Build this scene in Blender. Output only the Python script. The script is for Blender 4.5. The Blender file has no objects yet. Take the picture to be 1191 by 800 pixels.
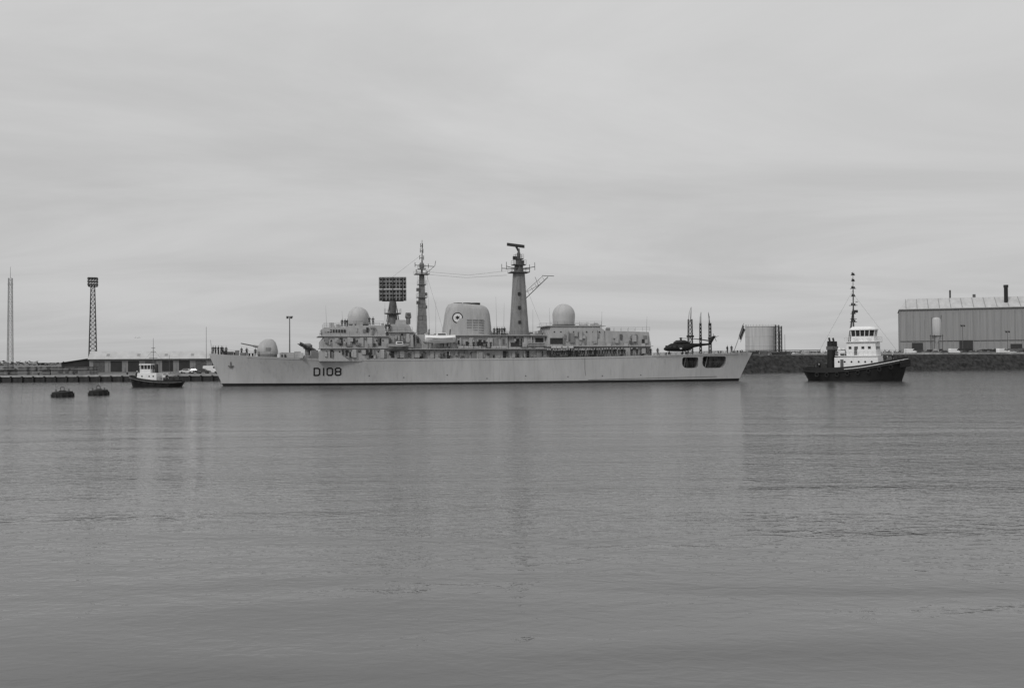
import bpy, bmesh, math, random
from mathutils import Vector, Matrix, noise
random.seed(7)
F=1140.0; H=5.4; CX=595.5
def yh(px): return 418+0.006*(CX-px)
def W(px,py,Y): return Vector(((px-CX)/F*Y, Y, H+(yh(px)-py)*Y/F))
scene=bpy.context.scene
coll=scene.collection

# ------------------------------------------------------------ materials
def mat(name,c,rough=.6,amt=.12,scale=1.5,stretch=(1,1,1),metal=0,bump=0.0,bscale=20,detail=5,spec=.35,streak=0):
    m=bpy.data.materials.new(name); m.use_nodes=True
    nt=m.node_tree; N=nt.nodes; L=nt.links; b=N['Principled BSDF']
    b.inputs['Roughness'].default_value=rough; b.inputs['Metallic'].default_value=metal
    b.inputs['Specular IOR Level'].default_value=spec
    tc=N.new('ShaderNodeTexCoord'); mp=N.new('ShaderNodeMapping'); mp.inputs['Scale'].default_value=stretch
    L.new(tc.outputs['Object'],mp.inputs[0])
    n=N.new('ShaderNodeTexNoise'); n.inputs['Scale'].default_value=scale; n.inputs['Detail'].default_value=detail; n.inputs['Roughness'].default_value=.6
    L.new(mp.outputs[0],n.inputs['Vector'])
    r=N.new('ShaderNodeValToRGB'); lo=max(c*(1-amt),0); hi=c*(1+amt)
    r.color_ramp.elements[0].position=.3; r.color_ramp.elements[1].position=.7
    r.color_ramp.elements[0].color=(lo,lo,lo,1); r.color_ramp.elements[1].color=(hi,hi,hi,1)
    L.new(n.outputs['Fac'],r.inputs[0]); out=r.outputs[0]
    if streak>0: # vertical weather streaks
        mp2=N.new('ShaderNodeMapping'); mp2.inputs['Scale'].default_value=(1.6,1.6,.09); L.new(tc.outputs['Object'],mp2.inputs[0])
        n3=N.new('ShaderNodeTexNoise'); n3.inputs['Scale'].default_value=1.3; n3.inputs['Detail'].default_value=6; n3.inputs['Roughness'].default_value=.7; L.new(mp2.outputs[0],n3.inputs['Vector'])
        r2=N.new('ShaderNodeMapRange'); r2.inputs['From Min'].default_value=.52; r2.inputs['From Max'].default_value=.75; r2.inputs['To Min'].default_value=1; r2.inputs['To Max'].default_value=1-streak; L.new(n3.outputs['Fac'],r2.inputs['Value'])
        mx=N.new('ShaderNodeVectorMath'); mx.operation='SCALE'; L.new(out,mx.inputs[0]); L.new(r2.outputs[0],mx.inputs['Scale']); out=mx.outputs[0]
    L.new(out,b.inputs['Base Color'])
    if bump>0:
        n2=N.new('ShaderNodeTexNoise'); n2.inputs['Scale'].default_value=bscale; n2.inputs['Detail'].default_value=4
        L.new(tc.outputs['Object'],n2.inputs['Vector'])
        bp=N.new('ShaderNodeBump'); bp.inputs['Strength'].default_value=1; bp.inputs['Distance'].default_value=bump
        L.new(n2.outputs['Fac'],bp.inputs['Height']); L.new(bp.outputs[0],b.inputs['Normal'])
    return m
M={}
M['hull']=mat('hull_grey_paint',.44,.5,.09,.9,(.35,.35,.12),bump=.03,bscale=.6,streak=.22)
M['super']=mat('superstructure_grey_paint',.39,.55,.12,1.2,(1,1,.35),streak=.2)
M['super2']=mat('superstructure_dark_grey',.22,.6,.2,1.5,(1,1,.4))  # darker grey than the main superstructure paint
M['dome']=mat('radome_paint',.44,.6,.06,1.0,streak=.12)
M['boot']=mat('boot_topping_black',.012,.5,.3,1)
M['black']=mat('black_paint',.015,.45,.3,2)
M['dark']=mat('dark_steel_and_recess',.03,.6,.4,3)
M['mid']=mat('mid_grey_steel',.10,.6,.3,2)
M['mast']=mat('mast_grey_paint',.19,.6,.2,2)
M['white']=mat('white_paint',.78,.45,.08,2)
M['deck']=mat('deck_dark_green_paint',.10,.8,.25,.8)
M['glass']=mat('window_glass',.02,.08,.2,3,spec=.6)
M['navy']=mat('navy_uniform',.015,.85,.3,6)
M['skin']=mat('skin',.42,.6,.08,8)
M['rubber']=mat('rubber_fender',.02,.85,.4,3)
M['concrete']=mat('quay_concrete',.26,.9,.35,.6,bump=.06,bscale=3)
M['concrete_d']=mat('weed_stained_wall',.035,.8,.5,.9,(1,1,.3),bump=.1,bscale=2)
M['coping']=mat('coping_stone',.36,.85,.35,.5)
M['ground']=mat('dock_ground',.15,.95,.35,.06,bump=.05,bscale=1)
M['rock']=mat('rock_revetment',.03,.9,.8,.7,bump=.35,bscale=1.4)
M['roofl']=mat('corrugated_roof',.48,.7,.15,.4,(1,.2,1),streak=.15)
M['cladd']=mat('corrugated_cladding',.27,.7,.12,.25,(6,6,.15),streak=.2)
M['claddark_open']=mat('dark_cladding_and_opening',.04,.8,.2,.4)
M['timber']=mat('stacked_timber',.10,.9,.5,1.6,(.3,.3,6))
M['timber2']=mat('stacked_timber_pale',.20,.9,.4,1.6,(.3,.3,6))
M['tank']=mat('tank_paint',.46,.6,.14,.5,(3,3,.12),streak=.25)
M['carl']=mat('car_paint_light',.55,.3,.05,2)
M['card']=mat('car_paint_dark',.06,.3,.1,2)
M['bush']=mat('scrub_foliage',.05,.95,.6,1.2)

# ------------------------------------------------------------ mesh builder
class MB:
    def __init__(s): s.v=[];s.f=[];s.m=[];s.mats=[]
    def mi(s,k):
        if k not in s.mats: s.mats.append(k)
        return s.mats.index(k)
    def add(s,vs,fs,k):
        o=len(s.v); s.v+= [tuple(x) for x in vs]; i=s.mi(k)
        for f in fs: s.f.append(tuple(o+a for a in f)); s.m.append(i)
    def box(s,c,d,k,rz=0,rx=0,ry=0,top=1.0):
        R=Matrix.Rotation(rz,3,'Z')@Matrix.Rotation(ry,3,'Y')@Matrix.Rotation(rx,3,'X'); vs=[]
        for z in(-1,1):
            t=top if z>0 else 1
            for x,y in((-1,-1),(1,-1),(1,1),(-1,1)):
                vs.append(Vector(c)+R@Vector((x*d[0]/2*t,y*d[1]/2*t,z*d[2]/2)))
        s.add(vs,[(0,3,2,1),(4,5,6,7),(0,1,5,4),(1,2,6,5),(2,3,7,6),(3,0,4,7)],k)
    def beam(s,a,b,r,k,r1=None,n=5):
        a=Vector(a);b=Vector(b);d=(b-a)
        if d.length<1e-6:return
        d.normalize(); up=Vector((0,0,1)) if abs(d.z)<.9 else Vector((1,0,0))
        x=d.cross(up).normalized(); y=d.cross(x); r1=r if r1 is None else r1; vs=[]
        for p,rr in((a,r),(b,r1)):
            for i in range(n):
                t=2*math.pi*i/n+math.pi/n; vs.append(p+x*rr*math.cos(t)+y*rr*math.sin(t))
        fs=[(i,(i+1)%n,n+(i+1)%n,n+i) for i in range(n)]+[tuple(range(n))[::-1],tuple(range(n,2*n))]
        s.add(vs,fs,k)
    def path(s,pts,r,k,n=5):
        for a,b in zip(pts[:-1],pts[1:]): s.beam(a,b,r,k,n=n)
    def loft(s,rings,k,cap=True):
        n=len(rings[0]); vs=[p for r in rings for p in r]; fs=[]
        for j in range(len(rings)-1):
            for i in range(n): fs.append((j*n+i,j*n+(i+1)%n,(j+1)*n+(i+1)%n,(j+1)*n+i))
        if cap: fs.append(tuple(range(n))[::-1]); fs.append(tuple(range((len(rings)-1)*n,len(rings)*n)))
        s.add(vs,fs,k)
    def lathe(s,c,prof,k,n=24):
        rings=[[Vector((c[0]+max(r,.001)*math.cos(2*math.pi*i/n),c[1]+max(r,.001)*math.sin(2*math.pi*i/n),c[2]+z)) for i in range(n)] for r,z in prof]
        s.loft(rings,k)
    def extr(s,poly,w,k):
        n=len(poly); ws=w if isinstance(w,(list,tuple)) else [w]*n
        vs=[(p[0],-ws[i],p[1]) for i,p in enumerate(poly)]+[(p[0],ws[i],p[1]) for i,p in enumerate(poly)]
        fs=[tuple(range(n)),tuple(range(n,2*n))[::-1]]+[(i,(i+1)%n,n+(i+1)%n,n+i) for i in range(n)]
        s.add(vs,fs,k)
    def quad(s,p,k): s.add(p,[(0,1,2,3)],k)
    def mesh(s,name,smooth=35,recalc=True):
        me=bpy.data.meshes.new(name); me.from_pydata(s.v,[],s.f)
        for k in s.mats: me.materials.append(M[k])
        me.polygons.foreach_set('material_index',s.m)
        if recalc:
            b=bmesh.new(); b.from_mesh(me); bmesh.ops.recalc_face_normals(b,faces=b.faces); b.to_mesh(me); b.free()
        if smooth:
            me.polygons.foreach_set('use_smooth',[True]*len(me.polygons)); me.set_sharp_from_angle(angle=math.radians(smooth))
        me.update(); return me
    def obj(s,name,parent=None,loc=None,rz=0,smooth=35,recalc=True):
        o=bpy.data.objects.new(name,s.mesh(name,smooth,recalc)); coll.objects.link(o)
        if parent: o.parent=parent
        if loc is not None: o.location=loc
        o.rotation_euler[2]=rz
        return o
def empty(name,loc,rz=0):
    e=bpy.data.objects.new(name,None); e.location=loc; e.rotation_euler[2]=rz; coll.objects.link(e); return e
def cr(tab,s):
    n=len(tab)
    if s<=tab[0][0]: return tab[0][1]
    if s>=tab[-1][0]: return tab[-1][1]
    for i in range(n-1):
        if tab[i][0]<=s<=tab[i+1][0]:
            x0,y0=tab[i];x1,y1=tab[i+1];h=x1-x0;t=(s-x0)/h
            m0=(y1-tab[i-1][1])/(x1-tab[i-1][0]) if i>0 else (y1-y0)/h
            m1=(tab[i+2][1]-y0)/(tab[i+2][0]-x0) if i+2<n else (y1-y0)/h
            return (2*t**3-3*t*t+1)*y0+(t**3-2*t*t+t)*h*m0+(-2*t**3+3*t*t)*y1+(t**3-t*t)*h*m1

def lattice(mb,x,y,z0,z1,w0,w1,n,k,r=.09):
    def c(i,q):
        t=i/n; w=(w0+(w1-w0)*t)/2; sx,sy=((-1,-1),(1,-1),(1,1),(-1,1))[q]
        return Vector((x+sx*w,y+sy*w,z0+(z1-z0)*t))
    for q in range(4):
        mb.beam(c(0,q),c(n,q),r*1.3,k,n=4)
        for i in range(n):
            a=(q+1)%4
            mb.beam(c(i,q),c(i+1,a),r*.7,k,n=3); mb.beam(c(i,a),c(i+1,q),r*.7,k,n=3); mb.beam(c(i,q),c(i,a),r*.7,k,n=3)

# ============================================================ DESTROYER
BX,BY,EX,EY=-65.5,212.0,56.1,240.0
LS=math.hypot(EX-BX,EY-BY); dx,dy=(EX-BX)/LS,(EY-BY)/LS; SA=math.atan2(dy,dx)
ship=empty('naval_destroyer',(BX,BY,0),SA)
SM=Matrix.Translation((BX,BY,0))@Matrix.Rotation(SA,4,'Z')
def P(px,py,v=0.0):
    t=(px-CX)/F
    u=((-BX-dy*v)+t*(BY-dx*v))/(dx-dy*t)
    Y=BY+dy*u-dx*v
    return u,H+(yh(px)-py)*Y/F
def Q(px,py,v=0.0): u,z=P(px,py,v); return Vector((u,-v,z))
BD=[(0,.05),(.04,1.4),(.1,3.1),(.2,5.2),(.3,6.5),(.4,7.05),(.5,7.15),(.75,7.15),(.9,6.6),(1,5.9)]
BW=[(0,.04),(.04,.55),(.1,1.6),(.2,3.8),(.3,5.6),(.4,6.7),(.5,7.0),(.75,6.9),(.9,6.0),(1,5.0)]
ZD=[(0,7.0),(.1,6.3),(.21,5.8),(.45,5.7),(.7,5.95),(1,6.75)]
def zd(s): return cr(ZD,s)
def hw(s,zf):
    bw=cr(BW,s); bd=cr(BD,s)
    return bw*(1+zf*.6) if zf<0 else bw+(bd-bw)*zf**1.4
def hu(s,zf):
    ub=2.9*(1-min(zf,1))**1.1; us=121.6+3.2*zf; return ub+s*(us-ub)
def hullv(u,z):
    s=u/LS
    for _ in range(6):
        zf=z/zd(max(0,min(1,s))); ub=2.9*(1-min(zf,1))**1.1; us=121.6+3.2*zf; s=max(0,min(1,(u-ub)/(us-ub)))
    return hw(s,z/zd(s))
mb=MB(); ns=90; zfs=[1,.95,.85,.7,.55,.4,.25,.085,0,-.15]
rings=[]
for i in range(ns+1):
    s=i/ns; s=s*s*(.35)+s*.65 if s<1 else 1
    ring=[Vector((hu(s,z),-hw(s,z),z*zd(s))) for z in zfs]+[Vector((hu(s,z),hw(s,z),z*zd(s))) for z in zfs[::-1]]
    rings.append(ring)
n=len(rings[0]); vs=[p for r in rings for p in r]
fh=[];fb=[];fd=[]
for j in range(ns):
    for i in range(n):
        q=(j*n+i,j*n+(i+1)%n,(j+1)*n+(i+1)%n,(j+1)*n+i)
        if i==n-1: fd.append(q)
        elif 7<=i<=11: fb.append(q)
        else: fh.append(q)
fh.append(tuple(range(n))[::-1]); fh.append(tuple(range(ns*n,ns*n+n)))
mb.v=[tuple(x) for x in vs]
for lst,k in((fh,'hull'),(fb,'boot'),(fd,'deck')):
    i=mb.mi(k)
    for f in lst: mb.f.append(f); mb.m.append(i)
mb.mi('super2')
hull=mb.obj('hull_tmp',smooth=0)
def cutter(pxa,pxb,pya,pyb,side,rl,rr):
    c=MB(); a,zt=P(pxa,pya,6.4); b,zb=P(pxb,pyb,6.4); zb=P(pxa,pyb,6.4)[1]
    pts=[]
    def arc(cx,cz,r,t0,t1):
        for i in range(7):
            t=math.radians(t0+(t1-t0)*i/6); pts.append((cx+r*math.cos(t),cz+r*math.sin(t)))
    arc(a+.5,zt-.5,.5,180,90); arc(b-.5,zt-.5,.5,90,0); arc(b-rr,zb+rr,rr,0,-90); arc(a+rl,zb+rl,rl,-90,-180)
    y0,y1=(-9,-3.6) if side<0 else (3.6,9)
    m=len(pts); vs=[(p[0],y0,p[1]) for p in pts]+[(p[0],y1,p[1]) for p in pts]
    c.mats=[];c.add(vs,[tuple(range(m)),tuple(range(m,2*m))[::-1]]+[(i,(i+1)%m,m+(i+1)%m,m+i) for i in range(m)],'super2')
    return c.obj('cut',smooth=0)
cuts=[]
for sd in(-1,1):
    cuts.append(cutter(793,812,415.5,428,sd,1.2,.7)); cuts.append(cutter(817,845,414.5,428,sd,1.3,1.6))
for c in cuts:
    md=hull.modifiers.new('b','BOOLEAN'); md.object=c; md.operation='DIFFERENCE'; md.solver='EXACT'
    try: md.material_mode='TRANSFER'
    except Exception: pass
dg=bpy.context.evaluated_depsgraph_get()
me=bpy.data.meshes.new_from_object(hull.evaluated_get(dg)); me.name='hull'
for c in cuts: bpy.data.objects.remove(c)
bpy.data.objects.remove(hull)
me.polygons.foreach_set('use_smooth',[True]*len(me.polygons)); me.set_sharp_from_angle(angle=math.radians(28))
o=bpy.data.objects.new('hull',me); coll.objects.link(o); o.parent=ship

def sp(b,pts,v,k='super'):
    if not isinstance(v,(list,tuple)): v=[v]*len(pts)
    b.extr([P(p[0],p[1],v[i]) for i,p in enumerate(pts)],v,k)
def deckz(u): return zd(max(0,min(1,u/LS)))
def edge(u): return cr(BD,max(0,min(1,u/LS)))

# ---- superstructure
b=MB()
sp(b,[(371,420),(371,410),(376,405),(472,405),(472,420)],6.0)
sp(b,[(472.3,420),(472.3,407),(639.7,405),(639.7,419)],5.6)
sp(b,[(640,418),(640,402),(757,403),(758,417)],5.0)
sp(b,[(373,405),(373,397),(378,391),(452,391),(452,405)],5.7)
sp(b,[(376,391),(374,384),(377,380.5),(404,380.5),(405,378.5),(447,378.5),(449,391)],[5.2,5.4,5.1,5.1,4.8,4.6,4.9])
sp(b,[(452.3,405),(452.3,386),(456,377),(476,377),(480,386),(482,405)],3.6)
sp(b,[(460,377),(461,372),(472,372),(473,377)],2.0)
sp(b,[(482.3,407),(483,389),(501,389),(503,407)],3.0)
sp(b,[(503.3,407),(504,398),(514,390.5),(591,390.5),(591,407)],3.7)
sp(b,[(591.3,406),(592,389.5),(634,389.5),(635.5,406)],3.4)
sp(b,[(636,405),(638,390),(641,379.5),(697,379.5),(703,384),(704,403)],[5.0,5.0,4.7,4.7,5,5])
sp(b,[(704.3,403),(704.3,384.5),(755,386),(757,403)],5.3)
for x0,x1,y,v in((370,453,391,6.1),(372,474,405,6.5),(472.5,640,406,6.7),(452,482,386,4.2),(503,636,390,4.3),(636,760,402.8,5.7),(637,705,379,5.0)):
    (u0,z),(u1,z1)=P(x0,y,v),P(x1,y,v)
    b.box(((u0+u1)/2,0,z),(u1-u0,2*v,.14),'super')
o=b.obj('superstructure',ship)
# ---- windows, doors and shadowed recesses as dark panels, fittings
b=MB()
def side_rect(x0,x1,y0,y1,v,k,t=.05):
    u0,za=P(x0,y0,v);u1,zb=P(x1,y1,v)
    for sg in(-1,1): b.box(((u0+u1)/2,sg*v,(za+zb)/2),(u1-u0,t*2,abs(za-zb)),k)
x=377.5
while x<402: side_rect(x,x+2.3,383.2,386.8,5.27,'glass'); x+=3.2
for i in range(7):
    u,z=P(374.5,385,5.3); b.box((u-.05,-4.2+i*1.4,z),(.1,1.0,.8),'glass')
R=random.Random(3)
def scatter(x0,x1,y0,y1,v,n):
    for i in range(n):
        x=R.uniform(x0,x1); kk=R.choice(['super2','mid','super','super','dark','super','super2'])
        w=R.uniform(1.2,6); h=R.uniform(1,y1-y0); yy=R.uniform(y0,y1-h)
        if kk in('dark','mid'): w=min(w,2.5); h=min(h,6)
        u0,za=P(x,yy,v);u1,zb=P(x+w,yy+h,v); d=R.uniform(.15,.6)
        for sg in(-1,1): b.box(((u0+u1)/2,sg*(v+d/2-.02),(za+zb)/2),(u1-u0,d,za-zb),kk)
scatter(376,468,406,417,6.0,26); scatter(474,634,408,417,5.6,50); scatter(642,752,404,415,5.0,30)
scatter(376,446,392,404,5.7,20); scatter(406,446,380,390,4.75,8); scatter(454,478,388,404,3.6,14)
scatter(484,500,391,404,3.0,6); scatter(505,588,392,404,3.7,30); scatter(593,632,391,404,3.4,16)
scatter(642,700,382,401,4.95,16); scatter(706,752,388,401,5.3,12)
for x,y0,y1,v in((384,407,416,6.0),(402,407,416,6.0),(431,407,416,6.0),(455,407,416,6.0),(487,409,417,5.6),(520,409,417,5.6),(548,409,417,5.6),(585,408,416,5.6),(612,408,416,5.6),(628,408,416,5.6),(660,405,414,5.0),(690,405,414,5.0),(720,405,414,5.0),(745,405,414,5.0),(395,393,402,5.7),(420,393,402,5.7),(440,393,402,5.7)):
    side_rect(x,x+3.6,y0,y1,v+.02,'dark')  # doors as dark panels, shade of the openings put into the colour
for x0,x1,y0,y1,v in((556,577,395,402,3.72),(594,612,394,403,3.42),(616,632,393,403,3.42),(640,655,393,400,5.02)): side_rect(x0,x1,y0,y1,v,'dark')  # wide dark panels, recess shadow painted on the flat walls
for x0,x1,y,v in((378,446,396,5.72),(380,468,409,6.02),(480,560,411,5.62),(645,698,386,4.9)):
    x=x0
    while x<x1:
        u,z=P(x,y,v)
        for sg in(-1,1): b.beam((u,sg*(v-.05),z),(u,sg*(v+.06),z),.17,'dark',n=10)
        x+=7.5
def top(x,y,v,w,d,h,k='super'):
    u,z=P(x,y,v); b.box((u,-v,z+h/2),(w,d,h),k)
for i in range(46):
    seg=R.choice([(380,402,380.5,4),(406,446,378.5,3.8),(505,516,390.5,3),(572,590,390.5,3),(616,634,389.5,3),(676,698,379.5,3.8),(706,754,385.5,4.5),(636,640,390,3),(475,500,389,2.5)])
    v=R.uniform(-seg[3],seg[3]); top(R.uniform(seg[0],seg[1]),seg[2]+.2,v,R.uniform(.4,1.6),R.uniform(.4,1.4),R.uniform(.3,1.1),R.choice(['super','super2','super','super']))
for x in(708,728,748): top(x,402.8,5.5,.9,.5,.7,'dome')
for x in list(range(536,560,6))+list(range(574,592,6))+[644,650,657,664]:
    for sg in(-1,1):
        v=6.2; u,z=P(x,404.2,v); b.beam((u-.55,sg*v,z),(u+.55,sg*v,z),.3,'dome',n=10)
b.obj('fittings',ship,smooth=40)

# ---- radomes
def radome(name,px,top_y,base_y,rpx):
    b=MB(); u,z0=P(px,base_y,0); zt=P(px,top_y,0)[1]; r=rpx/(F/(BY+dy*u))
    hc=zt-z0-r; prof=[(r*.9,0),(r*.97,hc*.35),(r,hc)]+[(r*math.cos(t),hc+r*math.sin(t)) for t in [math.radians(a) for a in range(10,91,10)]]
    b.lathe((u,0,z0),prof,'dome',32)
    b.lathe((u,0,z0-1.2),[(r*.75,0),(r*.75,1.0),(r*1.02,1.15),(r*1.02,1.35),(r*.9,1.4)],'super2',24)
    for i in range(8):
        t=math.pi/4*i; b.path([(u+(r+.005)*math.cos(t)*math.cos(a),(r+.005)*math.sin(t)*math.cos(a),z0+hc+(r+.005)*math.sin(a)) for a in [x*math.pi/16 for x in range(0,8)]],.02,'super',n=3)
    b.obj(name,ship,smooth=50)
radome('radome_forward',417,357,377.5,12.3)
radome('radome_aft',656,353.5,378,13.2)
# ---- air search bedstead radar
b=MB(); u,zb=P(457,377,0); _,zt=P(457,350,0)
b.lathe((u,0,zb-.5),[(1.5,0),(1.1,1.5),(.95,2.6),(1.9,2.8),(1.9,3.0),(.8,3.05),(.7,zt-zb+.5)],'mid',14)
for i in range(12):
    t=i*math.pi/6; b.beam((u+1.9*math.cos(t),1.9*math.sin(t),zb+2.5),(u+1.9*math.cos(t),1.9*math.sin(t),zb+3.5),.03,'mid',n=3)
for a in range(3):
    b.beam((u-1.4+a*1.4,-.2,zb+.5),(u-.6+a*.6,-.2,zt),.12,'mast')
ww=6.1; ya=math.radians(-12)
def RP(x,y,z): return (u+x*math.cos(ya)-y*math.sin(ya), x*math.sin(ya)+y*math.cos(ya), zt+z)
for half in(0,1):
    zo=half*2.75
    for i in range(33):
        x=-ww/2+ww*i/32; b.beam(RP(x,0,zo+.05),RP(x,0,zo+2.6),.05,'dark',n=3)
    for i in range(18):
        z=zo+.05+2.55*i/17; b.beam(RP(-ww/2,.0,z),RP(ww/2,.0,z),.05,'dark',n=3)
    for i in range(8):
        for j in range(3):
            x=-ww/2+ww*(i+.5)/8; z=zo+.45+j*.85
            b.beam(RP(x,0,z),RP(x,-.9,z),.05,'mid',n=3); b.beam(RP(x-.28,-.9,z),RP(x+.28,-.9,z),.05,'mid',n=3)
            b.box(RP(x,.25,z),(.5,.3,.6),'mid',rz=ya)
for x in(-2.2,0,2.2): b.beam(RP(x,.4,0),RP(x,.4,5.4),.1,'mid'); b.beam(RP(x,.4,0),RP(x*.3,1.5,.2),.1,'mid')
b.beam(RP(-2.4,.4,.05),RP(2.4,.4,.05),.15,'mid')
b.obj('air_search_radar',ship)
b=MB(); u,z=P(475,377,0); b.lathe((u,0,z),[(.5,0),(.5,1.3),(.7,1.4),(.7,1.6)],'mast',12); b.box((u,0,z+2.1),(1.3,1.5,1.0),'mast',top=.8); b.beam((u,-.9,z+2.2),(u,.9,z+2.2),.3,'mid',n=8)
b.obj('gunnery_director',ship)
# ---- foremast
b=MB(); 
uc=P(491,388,0)[0]
def Zy(px,py): return P(px,py,0)[1]
zs=[(388,1.15),(345,.7),(320,.55)]
rings=[]
for y,r in zs: rings.append([Vector((uc+sx*r,sy*r,Zy(491,y))) for sx,sy in((-1,-.8),(1,-.8),(1,.8),(-1,.8))])
b.loft(rings,'mast')
for y,w in((372,1.9),(358,1.7),(346,2.3),(331,1.9),(319,3.2),(313,1.7)):
    z=Zy(491,y); b.box((uc,0,z),(w,w*.9,.14),'mast')
    for sx in(-1,0,1):
        for sy in(-1,1): b.beam((uc+sx*w/2,sy*w*.45,z),(uc+sx*w/2,sy*w*.45,z+.9),.03,'mid',n=3)
    b.beam((uc-w/2,-w*.45,z+.9),(uc+w/2,-w*.45,z+.9),.03,'mid',n=3)
b.beam((uc,0,Zy(491,320)),(uc+.1,0,Zy(491,296)),.26,'mast',.14); b.beam((uc+.1,0,Zy(491,296)),(uc+.1,0,Zy(491,279)),.11,'mid',.05)
for y,w in((317,2.6),(309,3.4),(300,1.0),(292,.7),(286,.5)):
    z=Zy(491,y); b.beam((uc-w*.5,-w*.4,z),(uc+w*.9 if y==309 else uc+w*.5,w*.4,z),.07,'mid')
    b.beam((uc-w*.5,-w*.4,z-.4),(uc-w*.5,-w*.4,z+.6),.08,'mid'); b.beam((uc+w*.5,w*.4,z-.4),(uc+w*.5,w*.4,z+.6),.08,'mid')
b.beam((uc+3,0,Zy(491,309)),(uc+3.2,0,Zy(491,303)),.06,'mid')
b.beam((uc+.5,0,Zy(491,320)),(uc+3,0,Zy(491,309)),.05,'mid')
for y in(352,337): b.box((uc-.9,-.3,Zy(491,y)),(.7,.9,.7),'mid'); b.box((uc+.9,.3,Zy(491,y+5)),(.6,.8,.7),'mast')
b.lathe((uc,0,Zy(491,312)),[(.5,0),(.6,.4),(.5,1.1),(.2,1.4)],'mast',12)
for i in range(22): z=Zy(491,388)+i*.5; b.beam((uc-1.3+i*.02,-1.05+i*.015,z),(uc-.9+i*.02,-1.05+i*.015,z),.025,'mid',n=3)
b.obj('foremast',ship)
# ---- funnel
b=MB()
def funnel_ring(x0,x1,y0,y1,w,n=40):
    r=[]
    (ua,za),(ub_,zb_)=P(x0,y0,0),P(x1,y1,0); c=(ua+ub_)/2; a=(ub_-ua)/2
    for i in range(n):
        t=2*math.pi*i/n; cx=math.copysign(abs(math.cos(t))**.55,math.cos(t)); cy=math.copysign(abs(math.sin(t))**.55,math.sin(t))
        z=za+(zb_-za)*(cx+1)/2; r.append(Vector((c+a*cx,w*cy,z)))
    return r
fr=[funnel_ring(514,571,391,391,3.3),funnel_ring(516,570.5,380,380,3.2),funnel_ring(518,569,366,366,3.0),funnel_ring(519.5,567.5,358.5,361,2.85),funnel_ring(522,565,354,357.5,2.6),funnel_ring(526,561,352.8,355.5,2.2)]
b.loft(fr,'super')
for c in((532,3.2),(543,3.2),(553,3.0)):
    u,z=P(c[0],354,0); b.lathe((u,-.9,z-.6),[(1.0,0),(1.0,.9),(.8,.9),(.8,.3)],'dark',14); b.lathe((u,.9,z-.6),[(1.0,0),(1.0,.9),(.8,.9),(.8,.3)],'dark',14)
for x in(546,553,560):
    for y in range(372,388,3): (u0,z)=P(x,y,3.15); b.box((u0,-3.17,z),(1.1,.12,.25),'super2'); b.box((u0,3.17,z),(1.1,.12,.25),'super2')
u,z=P(532.5,369.5,3.02)
for sg in(-1,1):
    n=28
    for (ra,rb,k,off) in((0,1.0,'white',3.04),(1.0,1.22,'black',3.05)):
        vs=[];fs=[]
        for i in range(n):
            t=2*math.pi*i/n
            vs+= [(u+ra*math.cos(t),sg*off,z+ra*math.sin(t)),(u+rb*math.cos(t),sg*off,z+rb*math.sin(t)),(u+ra*math.cos(t),sg*(off-.2),z+ra*math.sin(t)),(u+rb*math.cos(t),sg*(off-.2),z+rb*math.sin(t))]
        for i in range(n):
            a=4*i;c=4*((i+1)%n); fs.append((a,a+1,c+1,c)); fs.append((a+1,a+3,c+3,c+1))
        b.add(vs,fs,k)
    dr=[(-.65,-.5),(-.35,-.1),(-.75,.15),(-.3,.35),(-.1,.7),(.1,.35),(.65,.45),(.35,.05),(.7,-.35),(.2,-.2),(0,-.6),(-.2,-.25)]
    b.add([(u+p[0]*.8,sg*3.07,z+p[1]*.8) for p in dr],[tuple(range(len(dr)))],'black')
b.obj('funnel',ship,smooth=45,recalc=False)
# ---- main mast
b=MB(); uc=P(604,388,0)[0]
def zc(y): return Zy(604,y)
rings=[]
for y,r in((390,2.25),(360,1.85),(335,1.55),(317,1.35)): rings.append([Vector((uc+r*math.copysign(abs(math.cos(t))**.7,math.cos(t)),.85*r*math.copysign(abs(math.sin(t))**.7,math.sin(t)),zc(y))) for t in [2*math.pi*i/20 for i in range(20)]])
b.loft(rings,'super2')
for y,w in((317,4.4),(308,3.0),(301,2.0)):
    z=zc(y); b.box((uc,0,z),(w,w*.85,.18),'mid')
    for i in range(5):
        for sy in(-1,1): b.beam((uc-w/2+w*i/4,sy*w*.42,z),(uc-w/2+w*i/4,sy*w*.42,z+1),.035,'mid',n=3)
    for sy in(-1,1): b.beam((uc-w/2,sy*w*.42,z+1),(uc+w/2,sy*w*.42,z+1),.04,'mid',n=3); b.beam((uc-w/2,sy*w*.42,z+.5),(uc+w/2,sy*w*.42,z+.5),.03,'mid',n=3)
b.lathe((uc,0,zc(317)),[(1.2,0),(1.0,1.7),(.75,1.9),(.7,3.1),(.45,3.3),(.4,4.6),(.25,4.7),(.25,5.6)],'mid',12)
b.box((uc-.2,-.6,zc(312)),(1.2,.8,.9),'dark'); b.box((uc+.9,.3,zc(305)),(.8,.8,.9),'mid'); b.box((uc-.9,.2,zc(300)),(.8,.8,.8),'dark')
for sy in(-1,1): b.beam((uc-.3,0,zc(313)),(uc-3.5,-1*sy*2.5,zc(311)),.09,'mid'); b.beam((uc+.3,0,zc(313)),(uc+3.2,sy*2.5,zc(311)),.09,'mid')
for xx in(-3.5,3.2): b.beam((uc+xx,-2.5,zc(315)),(uc+xx,-2.5,zc(306)),.07,'mid'); b.beam((uc+xx,2.5,zc(315)),(uc+xx,2.5,zc(306)),.07,'mid')
b.beam((uc,0,zc(301)),(uc,0,zc(290)),.35,'mid',.25)
ra=Vector((.93,-.2,-.13)).normalized(); c0=Vector((uc-.7,0,zc(285.5)))
rp=[]
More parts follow.
